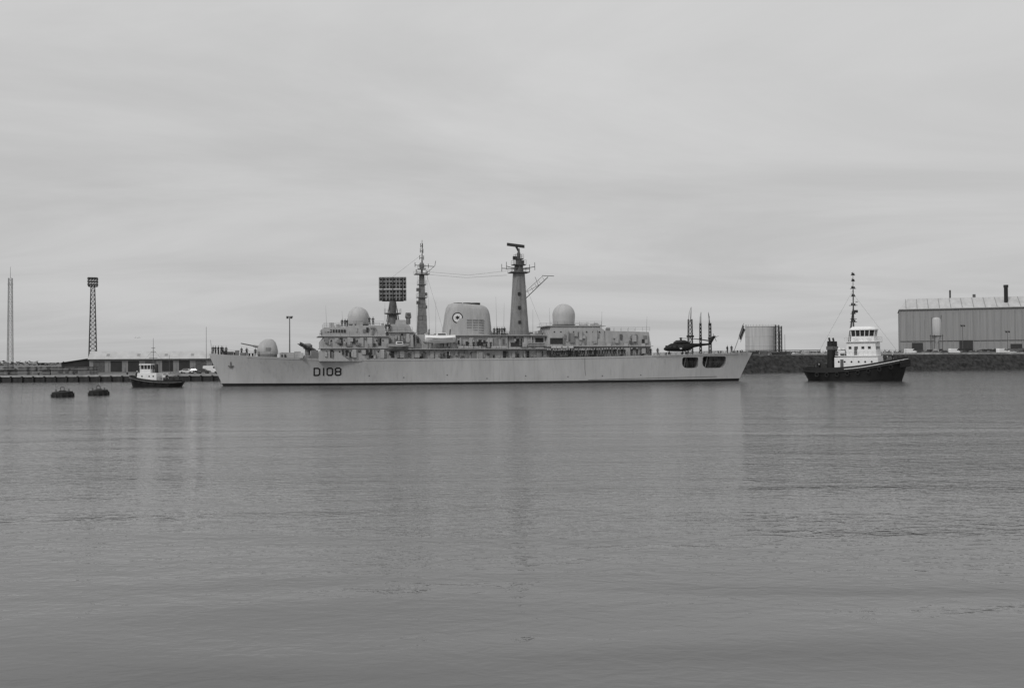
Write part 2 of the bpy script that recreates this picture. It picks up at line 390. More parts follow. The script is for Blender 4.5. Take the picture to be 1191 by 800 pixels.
for a in(-1,1):
    ce=c0+ra*a*2.0; rp.append([ce+Vector((0,-.35,-.3)),ce+Vector((0,.35,-.3)),ce+Vector((0,.3,.35)),ce+Vector((0,-.3,.35))])
b.loft(rp,'dark'); b.beam(c0,(uc,0,zc(292)),.25,'dark')
A=Q(612,347,0); B=Q(638,322,0)
b.beam(A,B,.1,'mid'); b.beam(A+Vector((-.3,0,1.4)),B+Vector((-1.5,0,.0)),.05,'mid'); b.beam(Q(631,320.5,0),Q(645,321,0),.08,'mid'); b.beam(Q(612,340,0),Q(628,331,0),.05,'mid')
b.beam(Q(627,333,0),Q(623,322,0),.05,'mid')
for i in range(5): 
    t=(i+1)/6; p=A.lerp(B,t); b.beam(p,p+Vector((-.5,0,.9)),.04,'mid',n=3)
for i in range(40): z=zc(388)+i*.36; rr=2.3-.9*i/40; b.beam((uc-.25,-.88*rr,z),(uc+.25,-.88*rr,z),.03,'mid',n=3)
for y in(375,358,342): b.box((uc-.3,-1.75+(375-y)*.008,zc(y)),(.6,.3,.7),'dark'); 
b.obj('mainmast',ship,smooth=40)
# ---- whips, wires, minor aerials
b=MB()
for x,y0,y1,v in((507,390,350,3),(578,390,345,3),(586,390,352,-3),(620,389,360,3),(380,380,355,4),(448,378,352,-3),(700,384,362,4.5),(752,386,368,-4.5),(640,379,358,-4),(399,380,362,-4)):
    a=Q(x,y0,v); c=Q(x+R.uniform(-1,1),y1,v); b.beam(a,c,.04,'mid',.015,n=4)
b.path([Q(495,319,0),Q(543,323,0),Q(590,320,0)],.028,'mid',3); b.path([Q(497,316,1),Q(545,320,1),Q(590,315,1)],.025,'mid',3)
b.beam(Q(491,296,0),Q(457,322,0)+Vector((0,1,0)),.02,'mid',n=3); b.beam(Q(491,300,0),Q(517,389,2),.022,'mid',n=3)
for x in(484,487,497,500): b.beam(Q(491+(x-491)*.7,315,1),Q(x,388,2.5),.02,'mid',n=3)
b.beam(Q(604,317,1),Q(592,390,3),.022,'mid',n=3); b.beam(Q(606,317,1),Q(634,389,3),.022,'mid',n=3)
b.obj('aerial_wires',ship)
# ---- gun, launcher, foredeck
b=MB(); u,z=P(311,416.5,0); dz=deckz(u)
rings=[]
for zz,a0,a1,w in((0,-2.2,2.2,1.8),(.7,-2.3,2.3,1.85),(1.7,-2.0,2.1,1.6),(2.6,-1.5,1.8,1.25),(3.2,-.8,1.3,.8),(3.4,-.3,.8,.4)):
    rings.append([Vector((u+(a0+a1)/2+(a1-a0)/2*math.copysign(abs(math.cos(t))**.75,math.cos(t)),w*math.copysign(abs(math.sin(t))**.75,math.sin(t)),dz+.5+zz)) for t in [2*math.pi*i/24 for i in range(24)]])
b.loft(rings,'super'); b.lathe((u,0,dz-.1),[(2.1,0),(2.1,.7)],'super2',24)
b.beam((u-1.6,0,dz+2.1),(u-3,0,dz+2.4),.3,'super2',.22,n=10); b.beam((u-3,0,dz+2.4),(u-5.6,0,dz+2.95),.14,'mid',.11,n=8)
b.box((u+.2,-1.7,dz+1.6),(1,.3,.8),'super2')
b.obj('gun_turret',ship,smooth=45)
b=MB(); u,z=P(358,416,0); dz=deckz(u)
b.lathe((u,0,dz-.1),[(1.4,0),(1.3,.5),(.6,.8),(.6,2.1),(1,2.2),(1,3.0),(.5,3.4)],'super2',16)
for sy in(-1,1):
    c=Vector((u,sy*1.25,dz+2.6)); d=Vector((-.86,0,.42)).normalized()
    b.beam(c-d*1.9,c+d*1.9,.2,'mid',n=6); b.beam(c-d*2.1+Vector((0,0,-.45)),c+d*1.7+Vector((0,0,-.45)),.2,'dark',.2,n=8); b.beam(c+d*1.7+Vector((0,0,-.45)),c+d*2.5+Vector((0,0,-.45)),.2,'dark',.02,n=8)
    for q in(-1.8,-1.2): b.box(c+d*q+Vector((0,0,-.45)),(.5,.9,.05),'mid'); b.box(c+d*q+Vector((0,0,-.45)),(.5,.05,.9),'mid')
b.beam((u,-1.3,dz+2.6),(u,1.3,dz+2.6),.3,'super2',n=8)
b.obj('missile_launcher',ship)
b=MB()
u,z=P(338,416,0); dz=deckz(u)
for sg in(-1,1): b.add([(u-2,0,dz-.1),(u+2.5,sg*5.2,dz-.1),(u+2.5,sg*5.2,dz+1),(u-2,0,dz+1.2),(u-1.85,0,dz-.1),(u+2.65,sg*5.2,dz-.1),(u+2.65,sg*5.2,dz+1),(u-1.85,0,dz+1.2)],[(0,1,2,3),(4,7,6,5),(3,2,6,7),(1,5,6,2)],'super')
for x,h,w,k in((262,.8,.8,'dark'),(268,.7,1.2,'mid'),(276,1.1,.7,'super2'),(283,.6,1.3,'super2'),(328,.9,1.0,'super'),(346,1.4,1.4,'super'),(366,1.8,1.5,'super2')):
    u,_=P(x,416,0)
    for sg in(-1,1): b.box((u,sg*min(1.4,edge(u)*.5),deckz(u)+h/2),(w,.7,h),k)
for x in(256,271,292,330,765,848):
    u,_=P(x,416,0)
    for sg in(-1,1):
        for q in(-.35,.35): b.lathe((u+q,sg*(edge(u)-.7),deckz(u)),[(.16,0),(.14,.45),(.2,.5),(.2,.58)],'dark',8)
b.beam((.6,0,deckz(0)),(.3,0,deckz(0)+3.0),.05,'mid',.03)
u,z=P(268,424,2.5); v=hullv(u,z)+.08
b.beam((u,-v-.05,z+.6),(u,-v-.02,z-.5),.11,'mid'); b.beam((u-.55,-v-.05,z-.25),(u,-v-.05,z-.55),.12,'mid'); b.beam((u+.55,-v-.05,z-.25),(u,-v-.05,z-.55),.12,'mid')
b.obj('foredeck_fittings',ship)
# ---- rails
b=MB()
def rail(pts,h=1.0,step=1.9,r=.02):
    for a,c in zip(pts[:-1],pts[1:]):
        a=Vector(a);c=Vector(c);L=(c-a).length;n=max(1,round(L/step))
        for i in range(n+1):
            p=a.lerp(c,i/n); b.beam(p,p+Vector((0,0,h)),r*1.3,'mid',n=3)
        for q in(.35,.68,1): b.beam(a+Vector((0,0,h*q)),c+Vector((0,0,h*q)),r,'mid',n=3)
for sg in(-1,1):
    us=[.5+i*2.5 for i in range(38)]
    rail([(x,sg*(edge(x)-.12),deckz(x)) for x in us])
for x0,x1,y,v in((404,446,378.5,4.6),(377,403,380.5,5.0),(473,512,405.5,6.6),(530,640,405.5,6.6),(454,480,385.5,4.1),(572,634,389.5,4.2),(640,700,378.6,4.9),(706,756,385.2,5.2),(640,757,402,5.6),(376,470,404.5,6.4),(374,450,390.5,6.0)):
    for sg in(-1,1): rail([Vector((P(x0,y,v)[0],sg*v,P(x0,y,v)[1])),Vector((P(x1,y,v)[0],sg*v,P(x1,y,v)[1]))],.95)
for sg in(-1,1):
    u0=P(760,410,7)[0]; u=u0; pr=None
    while u<LS-.5:
        e=edge(u); z=deckz(u); p=Vector((u,sg*e,z)); q=Vector((u,sg*(e+.9),z+.55)); b.beam(p,q,.045,'mid',n=3)
        if pr:
            for t in(.33,.66,1): b.beam(pr[0].lerp(pr[1],t),p.lerp(q,t),.03,'mid',n=3)
        pr=(p,q); u+=1.4
b.obj('guard_rails',ship)
# ---- ensign staff, mooring gear seen in openings
b=MB()
ue=LS-.8; b.beam((ue-1.2,0,deckz(ue)),(ue+1.6,0,deckz(ue)+7.2),.08,'mid',.05)
fs=Vector((ue+1.45,0,deckz(ue)+7.0)); nx,nz_=10,8; vs=[];ff=[];
for i in range(nx+1):
    for j in range(nz_+1):
        vs.append((fs.x-.1+i*.06-j*.14,.3*math.sin(i*1.3+j*.25)*min(1,i/3),fs.z-j*.36-i*.16))
for i in range(nx):
    for j in range(nz_): a=i*(nz_+1)+j; ff.append((a,a+nz_+1,a+nz_+2,a+1))
b.add(vs,ff,'mid')
for x in(799,806,824,832,839):
    u,z=P(x,427,6)
    for sg in(-1,1): b.lathe((u,sg*4.6,z-.1),[(.3,0),(.25,.9),(.36,1),(.36,1.1)],'dark',10)
for x0,x1 in((794,811),(819,843)):
    (u0,z0),(u1,_)=P(x0,423,6.3),P(x1,423,6.3)
    for sg in(-1,1):
        for dz_ in(0,.45): b.beam((u0,sg*5.9,z0+dz_),(u1,sg*5.9,z0+dz_),.03,'mid',n=3)
        b.box(((u0+u1)/2-1,sg*4.0,z0+.8),(1.0,.6,2.2),'dark'); b.box(((u0+u1)/2+1.1,sg*4.0,z0+.4),(.8,.6,1.3),'mid')
        b.beam((u0+.7,sg*5,z0-1),(u0+1.5,sg*5,z0+1.9),.12,'super',n=6)
b.obj('stern_fittings',ship,recalc=False)
# ---- pennant number painted on hull
b=MB(); u0,zt=P(365.5,427.5,4.5); _,z1=P(365.5,437.3,4.5); hh=zt-z1; k=[0]
def stroke(p,q,w=.3):
    p=Vector(p);q=Vector(q);d=(q-p).normalized();nn=Vector((-d.y,d.x))*w/2; p=p-d*w*.35;q=q+d*w*.35
    k[0]+=1; off=.04+.004*(k[0]%9)
    for i in range(5):
        a=p.lerp(q,i/5);c=p.lerp(q,(i+1)/5); pts=[a+nn,c+nn,c-nn,a-nn]
        for sg in(-1,1): b.quad([(t.x,sg*(hullv(t.x,t.y)+off),t.y) for t in pts],'black')
def poly(ox,w,pts):
    pts=[(u0+ox+x*w,z1+.15+y*(hh-.3)) for x,y in pts]
    for a,c in zip(pts[:-1],pts[1:]): stroke(a,c)
cw=1.15
poly(0,cw,[(0,0),(0,1),(.7,1),(1,.85),(1,.15),(.7,0),(0,0)])
poly(2.0,1,[(0,0),(0,1)])
poly(2.75,cw,[(.25,0),(0,.15),(0,.85),(.25,1),(.75,1),(1,.85),(1,.15),(.75,0),(.25,0)])
poly(4.5,cw,[(.25,.52),(0,.65),(0,.88),(.25,1),(.75,1),(1,.88),(1,.65),(.75,.52),(.25,.52),(0,.38),(0,.12),(.25,0),(.75,0),(1,.12),(1,.38),(.75,.52)])
b.obj('pennant_number',ship,recalc=False,smooth=0)
# hull fittings
b=MB()
for sg in(-1,1):
    pts=[]
    for i in range(40):
        u=8+i*2.9; z=deckz(u)-.35; pts.append((u,sg*(hullv(u,z)+.03),z))
    b.path(pts,.05,'super',4)
    for x,y in((430,437),(470,439),(520,436),(566,440),(611,437),(660,438),(700,437),(745,436)):
        u,z=P(x,y,6.8); b.beam((u,sg*(hullv(u,z)-.1),z),(u,sg*(hullv(u,z)+.07),z),.14,'mid',n=8)
    pts=[]
    for i in range(18):
        x=683+i*9.0; u,z=P(x,441.6-i*.22,6.7); pts.append((u,sg*(hullv(u,z)+.02),z))
    b.path(pts,.05,'dark',4)
    b.path([Vector((P(680,417,7.1)[0],sg*7.2,5.7)),Vector((P(680,430,7)[0],sg*7.1,3.2)),Vector((P(681,442,6.9)[0],sg*6.98,1.0))],.06,'mid',4)
b.obj('hull_fittings',ship)
# ---- boats
def boat(px,py,v,L,name,k='white'):
    b=MB(); u,z=P(px,py,v)
    for sg in(-1,1):
        rings=[]
        for i in range(13):
            t=i/12; w=1.15*math.sin(math.pi*min(1,(t*.9+.03)))**.5; zz=.25*(2*t-1)**2
            x=u-L/2+L*t
            rings.append([Vector((x,sg*v-w,z+1.1+zz)),Vector((x,sg*v-w*.85,z+.5+zz)),Vector((x,sg*v,z+zz)),Vector((x,sg*v+w*.85,z+.5+zz)),Vector((x,sg*v+w,z+1.1+zz)),Vector((x,sg*v+w*.6,z+1.6+zz*.4)),Vector((x,sg*v,z+1.75+zz*.3)),Vector((x,sg*v-w*.6,z+1.6+zz*.4))])
        b.loft(rings,k)
        b.box((u+.3,sg*v,z+1.9),(L*.35,1.3,.7),'white',top=.85); b.box((u+.3,sg*(v+.62) ,z+1.95),(L*.25,.1,.3),'glass')
        b.box((u+.3,sg*(v-.62) ,z+1.95),(L*.25,.1,.3),'glass')
        b.beam((u-L/2+.2,sg*(v+1.12),z+1.05),(u+L/2-.2,sg*(v+1.12),z+1.05),.07,'dark')
        for q in(-.35,.35):
            x=u+q*L; b.path([(x,sg*(v-2),z-1.3),(x,sg*(v-1.6),z+1.5),(x,sg*(v-.7),z+3.0),(x,sg*(v+.1),z+3.0)],.13,'mast',6); b.beam((x,sg*v,z+3.0),(x,sg*v,z+1.7),.03,'dark')
    b.obj(name,ship,smooth=50)
boat(512,399,5.6,6.8,'ship_boats')
boat(463,409,6.3,4.6,'ship_dinghies','mast')
b=MB()
for sg in(-1,1):
    for (oy,oz) in((0,0),(.55,0),(.27,.5)):
        u,z=P(624,402,5.2); b.beam((u-1.9,sg*(5.2+oy-.3),z+oz),(u+1.9,sg*(5.2+oy-.3),z+oz),.25,'super2',n=10)
b.obj('torpedo_tubes',ship)

# ============================================================ SAILORS
def figure(name,pose):
    if pose=='ease': arms=[(.2,0,1.42),(.27,.04,1.15),(.06,.17,.98)]
    elif pose=='down': arms=[(.2,0,1.42),(.25,.03,1.13),(.26,-.04,.88)]
    else: arms=[(.2,0,1.42),(.26,-.06,1.16),(.2,-.32,1.08)]
    vs=[(0,0,.95),(0,.0,1.12),(0,.0,1.3),(0,.0,1.43),(0,-.005,1.53),(0,-.02,1.62),(0,-.02,1.74)]
    rs=[(.15,.11),(.135,.10),(.165,.115),(.12,.09),(.055,.055),(.082,.095),(.07,.08)]
    es=[(0,1),(1,2),(2,3),(3,4),(4,5),(5,6)]
    for sx in(-1,1):
        o=len(vs); sp_=.13 if pose=='ease' else .1
        vs+=[(sx*.1,0,.86),(sx*sp_,-.01,.5),(sx*(sp_+.02),.02,.1),(sx*(sp_+.03),-.16,.04)]
        rs+=[(.1,.1),(.075,.075),(.07,.07),(.045,.035)]
        es+=[(0,o),(o,o+1),(o+1,o+2),(o+2,o+3)]
        o=len(vs); vs+=[(sx*arms[0][0],arms[0][1],arms[0][2]),(sx*arms[1][0],arms[1][1],arms[1][2]),(sx*arms[2][0],arms[2][1],arms[2][2])]
        rs+=[(.065,.065),(.05,.05),(.035,.035)]; es+=[(3,o),(o,o+1),(o+1,o+2)]
    me=bpy.data.meshes.new('t'); me.from_pydata(vs,es,[]); o=bpy.data.objects.new('t',me); coll.objects.link(o)
    o.modifiers.new('s','SKIN'); sv=me.skin_vertices[0].data
    for i,r in enumerate(rs): sv[i].radius=r
    sv[0].use_root=True
    sub=o.modifiers.new('ss','SUBSURF'); sub.levels=1; sub.render_levels=1
    dg=bpy.context.evaluated_depsgraph_get(); m2=bpy.data.meshes.new_from_object(o.evaluated_get(dg)); bpy.data.objects.remove(o)
    b=MB(); V=[v.co.copy() for v in m2.vertices]
    for k in('navy','skin'): b.mi(k)
    b.v=[tuple(v) for v in V]
    for p in m2.polygons:
        c=sum((V[i] for i in p.vertices),Vector())/len(p.vertices)
        sk=c.z>1.5 ; b.f.append(tuple(p.vertices)); b.m.append(1 if sk else 0)
    b.lathe((0,-.02,1.735),[(.1,-.03),(.1,.04),(.14,.06),(.145,.085),(.1,.1)],'white',14)
    b.box((0,-.125,1.655),(.03,.035,.05),'skin')
    for sx in(-1,1):
        b.box((sx*.033,-.112,1.685),(.022,.012,.012),'black'); b.box((sx*.088,-.01,1.665),(.02,.035,.055),'skin')
        h=Vector((sx*arms[2][0],arms[2][1],arms[2][2])); d=(Vector(arms[2])-Vector(arms[1])); d.x*=sx; d.normalize()
        b.beam(h,h+d*.09,.035,'skin',.04,n=6)
        side=d.cross(Vector((1,0,0))); side=side.normalized() if side.length>.1 else Vector((0,1,0))
        for q in range(4): b.path([h+d*.09+side*(q-1.5)*.02,h+d*(.13)+side*(q-1.5)*.02,h+d*(.15+.01*(q in(1,2)))+side*(q-1.5)*.02+Vector((-sx*.012,0,0))],.009,'skin',4)
        b.beam(h+d*.03+side*.03,h+d*.08+side*.06,.011,'skin',.008,n=4)
    b.box((0,-.112,1.625),(.045,.01,.01),'navy')
    return b.mesh(name,60)
FIG=[figure('sailor_at_ease','ease'),figure('sailor_standing','down'),figure('sailor_at_rail','rail')]
def person(pos,rz,i,name='sailor'):
    o=bpy.data.objects.new(name,FIG[i]); o.location=pos; o.rotation_euler[2]=rz
    s=R.uniform(.96,1.04)*1.03; o.scale=(s*1.08,s*1.08,s); coll.objects.link(o)
def on_ship(px,py,v,i,rz=0,snap=None):
    u,z=P(px,py,v)
    if snap=='deck': z=deckz(u); v=min(v,edge(u)-.45)
    person(SM@Vector((u,-v,z+.07 if snap is None else z)),SA+rz,i)
x=637.0
while x<727: on_ship(x+R.uniform(-.5,.5),0,6.7,0,R.uniform(-.08,.08),'deck'); x+=R.choice([2.6,2.8,3.2,3.6])
for x in(247,250,253.5,257,259,263,281,287,297): on_ship(x,0,R.uniform(.3,2.5),R.choice([0,1,2]),R.uniform(-1,1),'deck')
for x in(735,741,757,765,846,851): on_ship(x,0,5.8,1,R.uniform(-.6,.6),'deck')
for x in(398,401.5,404): on_ship(x,380.5,3.5,1,R.uniform(-1,1))
for x in(575,578.5,581,584,587): on_ship(x,390,4,1,R.uniform(-.5,.5))
for x in(430,434): on_ship(x,378.5,4.2,2,R.uniform(-.5,.5))
for x in(551,556,561,566,571): on_ship(x,406,6.3,R.choice([0,2]),R.uniform(-.3,.3))
for x in(449,453): on_ship(x,386,4.0,1,0)

# ============================================================ HELICOPTER
b=MB(); uh,_=P(772,409,0); zh=deckz(uh+6)
heli=empty('helicopter',SM@Vector((uh,0,zh)),SA)
def ell(x,zc_,ry,rz_,n=16): return [Vector((x,ry*math.cos(2*math.pi*i/n),zc_+rz_*math.sin(2*math.pi*i/n))) for i in range(n)]
b.loft([ell(0,1.2,.08,.08),ell(.25,1.22,.4,.35),ell(.9,1.35,.75,.65),ell(1.7,1.55,.88,.9),ell(3,1.6,.92,.98),ell(5.2,1.6,.92,.98),ell(6.2,1.75,.75,.8),ell(7.2,2.0,.42,.48),ell(9,2.15,.27,.3),ell(11.2,2.3,.18,.2)],'navy')
b.loft([ell(2.4,2.6,.3,.2),ell(3,2.75,.7,.45),ell(5,2.8,.7,.45),ell(6.2,2.5,.4,.3)],'dark')
b.extr([(10.6,2.1),(11.3,2.2),(12.5,4.2),(11.8,4.2)],.09,'navy'); b.box((12.1,.7,4.0),(.6,1.5,.07),'navy')
b.lathe((4.1,0,3.1),[(.3,0),(.2,.45),(.35,.5),(.35,.65),(.1,.75)],'dark',10)
for i,a in enumerate((-.16,-.06,.05,.14)):
    pts=[Vector((4.1+r*math.cos(a),r*math.sin(a)+(.3 if a>0 else -.3),3.65-.012*r*r)) for r in (0.2,2,4,6,7.2)]
    for p,q in zip(pts[:-1],pts[1:]): b.box((p+q)/2,((q-p).length,.36,.06),'dark',rz=a,ry=-math.atan2(q.z-p.z,(q-p).length))
for t in range(4): a=t*math.pi/2+.4; b.beam((12.15,-.25,3.8),(12.15+1.0*math.cos(a),-.25,3.8+1.0*math.sin(a)),.07,'dark',.05,n=4)
for x,y in((1.3,0),(4.9,-1.1),(4.9,1.1)):
    b.beam((x,y*.8,1.0),(x,y,.3),.08,'dark'); b.beam((x,y-.12,.28),(x,y+.12,.28),.28,'rubber',n=14)
for sg in(-1,1):
    b.box((1.15,sg*.72,1.75),(.9,.16,.55),'glass'); b.box((2.2,sg*.86,1.75),(.7,.1,.6),'glass'); b.box((3.7,sg*.91,1.75),(1.2,.06,.55),'glass'); b.box((3.7,sg*.945,1.3),(.5,.01,.25),'white')
fo=b.obj('fuselage',heli,smooth=50); heli.scale=(1.08,1.05,1.05)

# ============================================================ generic small hull
def tug_hull(b,L,Bm,zs):
    bd=[(0,.03*Bm),(.04,.22*Bm),(.12,.36*Bm),(.28,.48*Bm),(.5,.5*Bm),(.8,.48*Bm),(.94,.38*Bm),(1,.2*Bm)]
    bw=[(0,.01*Bm),(.05,.12*Bm),(.15,.27*Bm),(.3,.42*Bm),(.5,.46*Bm),(.8,.42*Bm),(.93,.3*Bm),(1,.14*Bm)]
    zf=[1,.8,.5,.15,0,-.2]; rings=[]; N=30; ed=[]
    for i in range(N+1):
        s=i/N; z1=cr(zs,s); r=[]
        def pt(f,sg):
            w=cr(bw,s)*(1+min(f,0)) + (cr(bd,s)-cr(bw,s))*max(f,0)**1.2
            x0=L/2-(1-max(f,0))*.06*L; x1=-L/2+(1-max(f,0))*.05*L
            return Vector((x0+(x1-x0)*s,sg*w,z1*f))
        r=[pt(f,-1) for f in zf]+[pt(f,1) for f in zf[::-1]]
        rings.append(r); ed.append((pt(1,-1),pt(1,1)))
    n=12; vs=[p for r in rings for p in r]; f1=[];f2=[]
    for j in range(N):
        for i in range(n):
            q=(j*n+i,j*n+(i+1)%n,(j+1)*n+(i+1)%n,(j+1)*n+i)
            (f2 if i==n-1 else f1).append(q)
    f1+= [tuple(range(n))[::-1],tuple(range(N*n,N*n+n))]
    o=len(b.v); b.v+=[tuple(v) for v in vs]
    for l,k in((f1,'black'),(f2,'deck')):
        for q in l: b.f.append(tuple(o+a for a in q)); b.m.append(b.mi(k))
    return ed
def bulwark(b,ed,h,k,thick=.12,inward=.05):
    for side in(0,1):
        pts=[e[side] for e in ed]; sg=-1 if side==0 else 1; vs=[];fs=[]
        for p in pts: vs+=[(p.x,p.y,p.z-.05),(p.x,p.y-sg*thick,p.z-.05),(p.x,p.y-sg*thick-sg*inward,p.z+h),(p.x,p.y-sg*inward,p.z+h)]
        for j in range(len(pts)-1):
            for i in range(4): fs.append((4*j+i,4*j+(i+1)%4,4*j+4+(i+1)%4,4*j+4+i))
        b.add(vs,fs,k)
    for E in(ed[0],ed[-1]):
        a,c=E; b.box(((a.x+c.x)/2,0,a.z+h/2-.03),(thick,abs(c.y-a.y),h),k)

# ---- big tug
TX=(994.5-CX)/F*226
tug=empty('tugboat',(TX,226,0),math.radians(-33)); tug.scale=(.89,.89,1)
b=MB(); zs=[(0,4.6),(.2,3.6),(.45,2.6),(.75,2.1),(1,2.3)]
ed=tug_hull(b,26,8.6,zs); bulwark(b,ed,.95,'black')
for side in(0,1):
    sg=-1 if side==0 else 1
    b.path([e[side]+Vector((0,sg*.1,-.1)) for e in ed],.2,'rubber',8)
    b.path([e[side]+Vector((0,sg*.04,.42)) for e in ed[:18]],.1,'white',4)
    for i in range(4,28,3):
        p=ed[i][side]
        c=p+Vector((0,sg*.35,-.7)); rr=[]
        for a in range(13): t=2*math.pi*a/12; rr.append(c+Vector((.42*math.cos(t),0,.42*math.sin(t))))
        b.path(rr,.15,'rubber',6)
for zz in(-.5,-.1,.3,.7): b.path([ed[2][0]+Vector((.3,0,zz-.5)),ed[0][0]+Vector((.35,0,zz-.5)),ed[0][1]+Vector((.35,0,zz-.5)),ed[2][1]+Vector((.3,0,zz-.5))],.25,'rubber',6)
b.obj('hull',tug,smooth=40)
b=MB()
b.extr([(-4.5,2.2),(-4.5,5.4),(6.2,5.8),(6.6,3.0)],2.9,'white')
b.extr([(-1.5,5.5),(-1.5,8.9),(5.6,8.9),(5.9,5.7)],2.6,'white')
b.box((2.1,0,8.98),(8.2,6.2,.16),'white'); b.box((1.0,0,5.72),(10.6,6.3,.14),'white')
def octo(cx,a,w,z,ch):
    return [Vector(p+(z,)) for p in((cx-a,-w),(cx+a-ch,-w),(cx+a,-w+ch),(cx+a,w-ch),(cx+a-ch,w),(cx-a,w))]
b.loft([octo(2.4,2.7,2.4,9.05,1.0),octo(2.4,2.7,2.4,10.2,1.0)],'white')
b.loft([octo(2.4,2.62,2.32,10.2,1.0),octo(2.45,2.8,2.5,11.6,1.05)],'glass')
b.loft([octo(2.4,3.1,2.8,11.6,1.1),octo(2.4,3.1,2.8,11.85,1.1),octo(2.3,2.4,2.1,12.4,.9)],'white')
lo=octo(2.4,2.66,2.36,10.18,1.0); hi=octo(2.45,2.85,2.55,11.62,1.05)
for i in range(6):
    j=(i+1)%6; nn=max(1,round((lo[j]-lo[i]).length/1.05))
    for q in range(nn): t=q/nn; b.beam(lo[i].lerp(lo[j],t),hi[i].lerp(hi[j],t),.11,'white',n=4)
for x in(-3.4,-1.9,-.2,1.6,3.2,4.8):
    for sg in(-1,1): b.beam((x,sg*2.85,4.4),(x,sg*2.93,4.4),.24,'glass',n=12)
for x in(-.6,1.0,2.6,4.2):
    for sg in(-1,1): b.box((x,sg*2.61,7.6),(.7,.06,.6),'glass')
for y in(-1.6,-.2,1.2): b.box((5.78,y,7.6),(.12,.7,.6),'glass')
b.box((-2.6,-2.93,4.0),(.8,.06,1.9),'mid'); b.box((.8,-2.63,6.9),(.75,.06,1.9),'mid')
def rail2(pts,h=1.0,step=1.2,r=.03,k='white'):
    for a,c in zip(pts[:-1],pts[1:]):
        a=Vector(a);c=Vector(c);n=max(1,round((c-a).length/step))
        for i in range(n+1): p=a.lerp(c,i/n); b.beam(p,p+Vector((0,0,h)),r,k,n=3)
        for q in(.5,1): b.beam(a+Vector((0,0,h*q)),c+Vector((0,0,h*q)),r,k,n=3)
rail2([(-1.9,-3,9.05),(6.1,-3,9.05),(6.1,3,9.05),(-1.9,3,9.05),(-1.9,-3,9.05)])
rail2([(6.2,-3,5.8),(-4.2,-3,5.8),(-4.2,3,5.8),(6.2,3,5.8)])
b.obj('deckhouse',tug,smooth=30)
b=MB()
for sg in(-1,1):
    b.loft([[Vector((-5.8+a*.8*math.cos(t),sg*1.9+.6*math.sin(t),z)) for t in [2*math.pi*i/14 for i in range(14)]] for z,a in((2.2,1.1),(8.6,1.0),(9.2,.95))],'black')
    b.beam((-5.9,sg*1.9,9.2),(-6.1,sg*1.9,10.0),.25,'dark',n=8)
    b.box((-5.8,sg*1.9,7.6),(1.75,1.32,.8),'mid')
mx=-.3
b.beam((mx,0,5.5),(mx,0,21),.26,'mid',.14,n=8); b.beam((mx,0,21),(mx,0,25.2),.09,'dark',.05)
for sg in(-1,1): b.beam((mx-1.6,sg*1.3,5.5),(mx,0,17),.13,'mid')
for z,w in((13.6,1.3),(15.5,1.0),(17.4,1.5),(19.5,.9),(21.3,1.1),(23,.7),(24.4,.8)):
    b.beam((mx-.2,-w,z),(mx+.2,w,z),.08,'dark'); b.beam((mx-w*.7,0,z),(mx+w*.7,0,z),.07,'dark')
    for q in(-1,1): b.box((mx,q*w,z+.25),(.3,.3,.5),'dark')
b.box((mx+.6,0,16.0),(.9,.9,.6),'dark'); b.box((mx+.7,0,18.2),(.4,2.6,.25),'white'); b.box((mx,0,14.3),(1.4,1.4,.1),'dark')
b.beam((mx,0,21),(-11,0,4),.02,'dark',n=3); b.beam((mx,0,20),(11.5,0,5.4),.02,'dark',n=3)
b.beam((-7.6,-1.6,3.3),(-7.6,1.6,3.3),.85,'dark',n=14); b.box((-7.6,0,2.6),(2.2,3.6,.8),'mid')
for sg in(-1,1): b.beam((-9.3,sg*1.2,2.1),(-9.3,sg*1.2,4.3),.2,'dark'); 
b.beam((-9.3,-1.7,3.9),(-9.3,1.7,3.9),.18,'dark'); b.path([(-11.3,-3,2.2),(-11.3,-2.6,3.8),(-11.3,2.6,3.8),(-11.3,3,2.2)],.12,'dark')
b.beam((8.6,-1.1,4.9),(8.6,1.1,4.9),.6,'mid',n=12); b.box((8.6,0,4.3),(1.8,2.8,.6),'dark'); 
for sg in(-1,1): b.beam((10.6,sg*.6,4.2),(10.6,sg*.6,5.7),.18,'dark'); b.lathe((-3.4,sg*2.2,5.7),[(.25,0),(.25,1.3),(.5,1.5),(.4,1.9)],'white',10)
b.beam((10.6,-.9,5.3),(10.6,.9,5.3),.14,'dark'); b.beam((12.4,0,4.8),(12.5,0,7.6),.04,'mid')
b.lathe((-3,0,5.7),[(.7,0),(.7,1.3),(.5,1.5)],'mid',12)
b.beam((-3.1,-2.4,6.6),(-1.9,-2.4,6.6),.35,'white',n=12)
for x,y in((1,-2.75),(4.4,-2.75)):
    rr=[Vector((x+.4*math.cos(t),y-.3,9.6+.4*math.sin(t))) for t in [2*math.pi*i/12 for i in range(13)]]; b.path(rr,.08,'white',5)
b.obj('mast_and_deck_gear',tug,smooth=40)
TM=Matrix.Translation((TX,226,0))@Matrix.Rotation(math.radians(-33),4,'Z')@Matrix.Diagonal((.89,.89,1,1))
for p in((9.6,-1.9,4.25),(7.6,1.8,3.75),(-8.6,-2.4,2.12)): person(TM@Vector(p),R.uniform(-2,2),1,'tug_crewman')

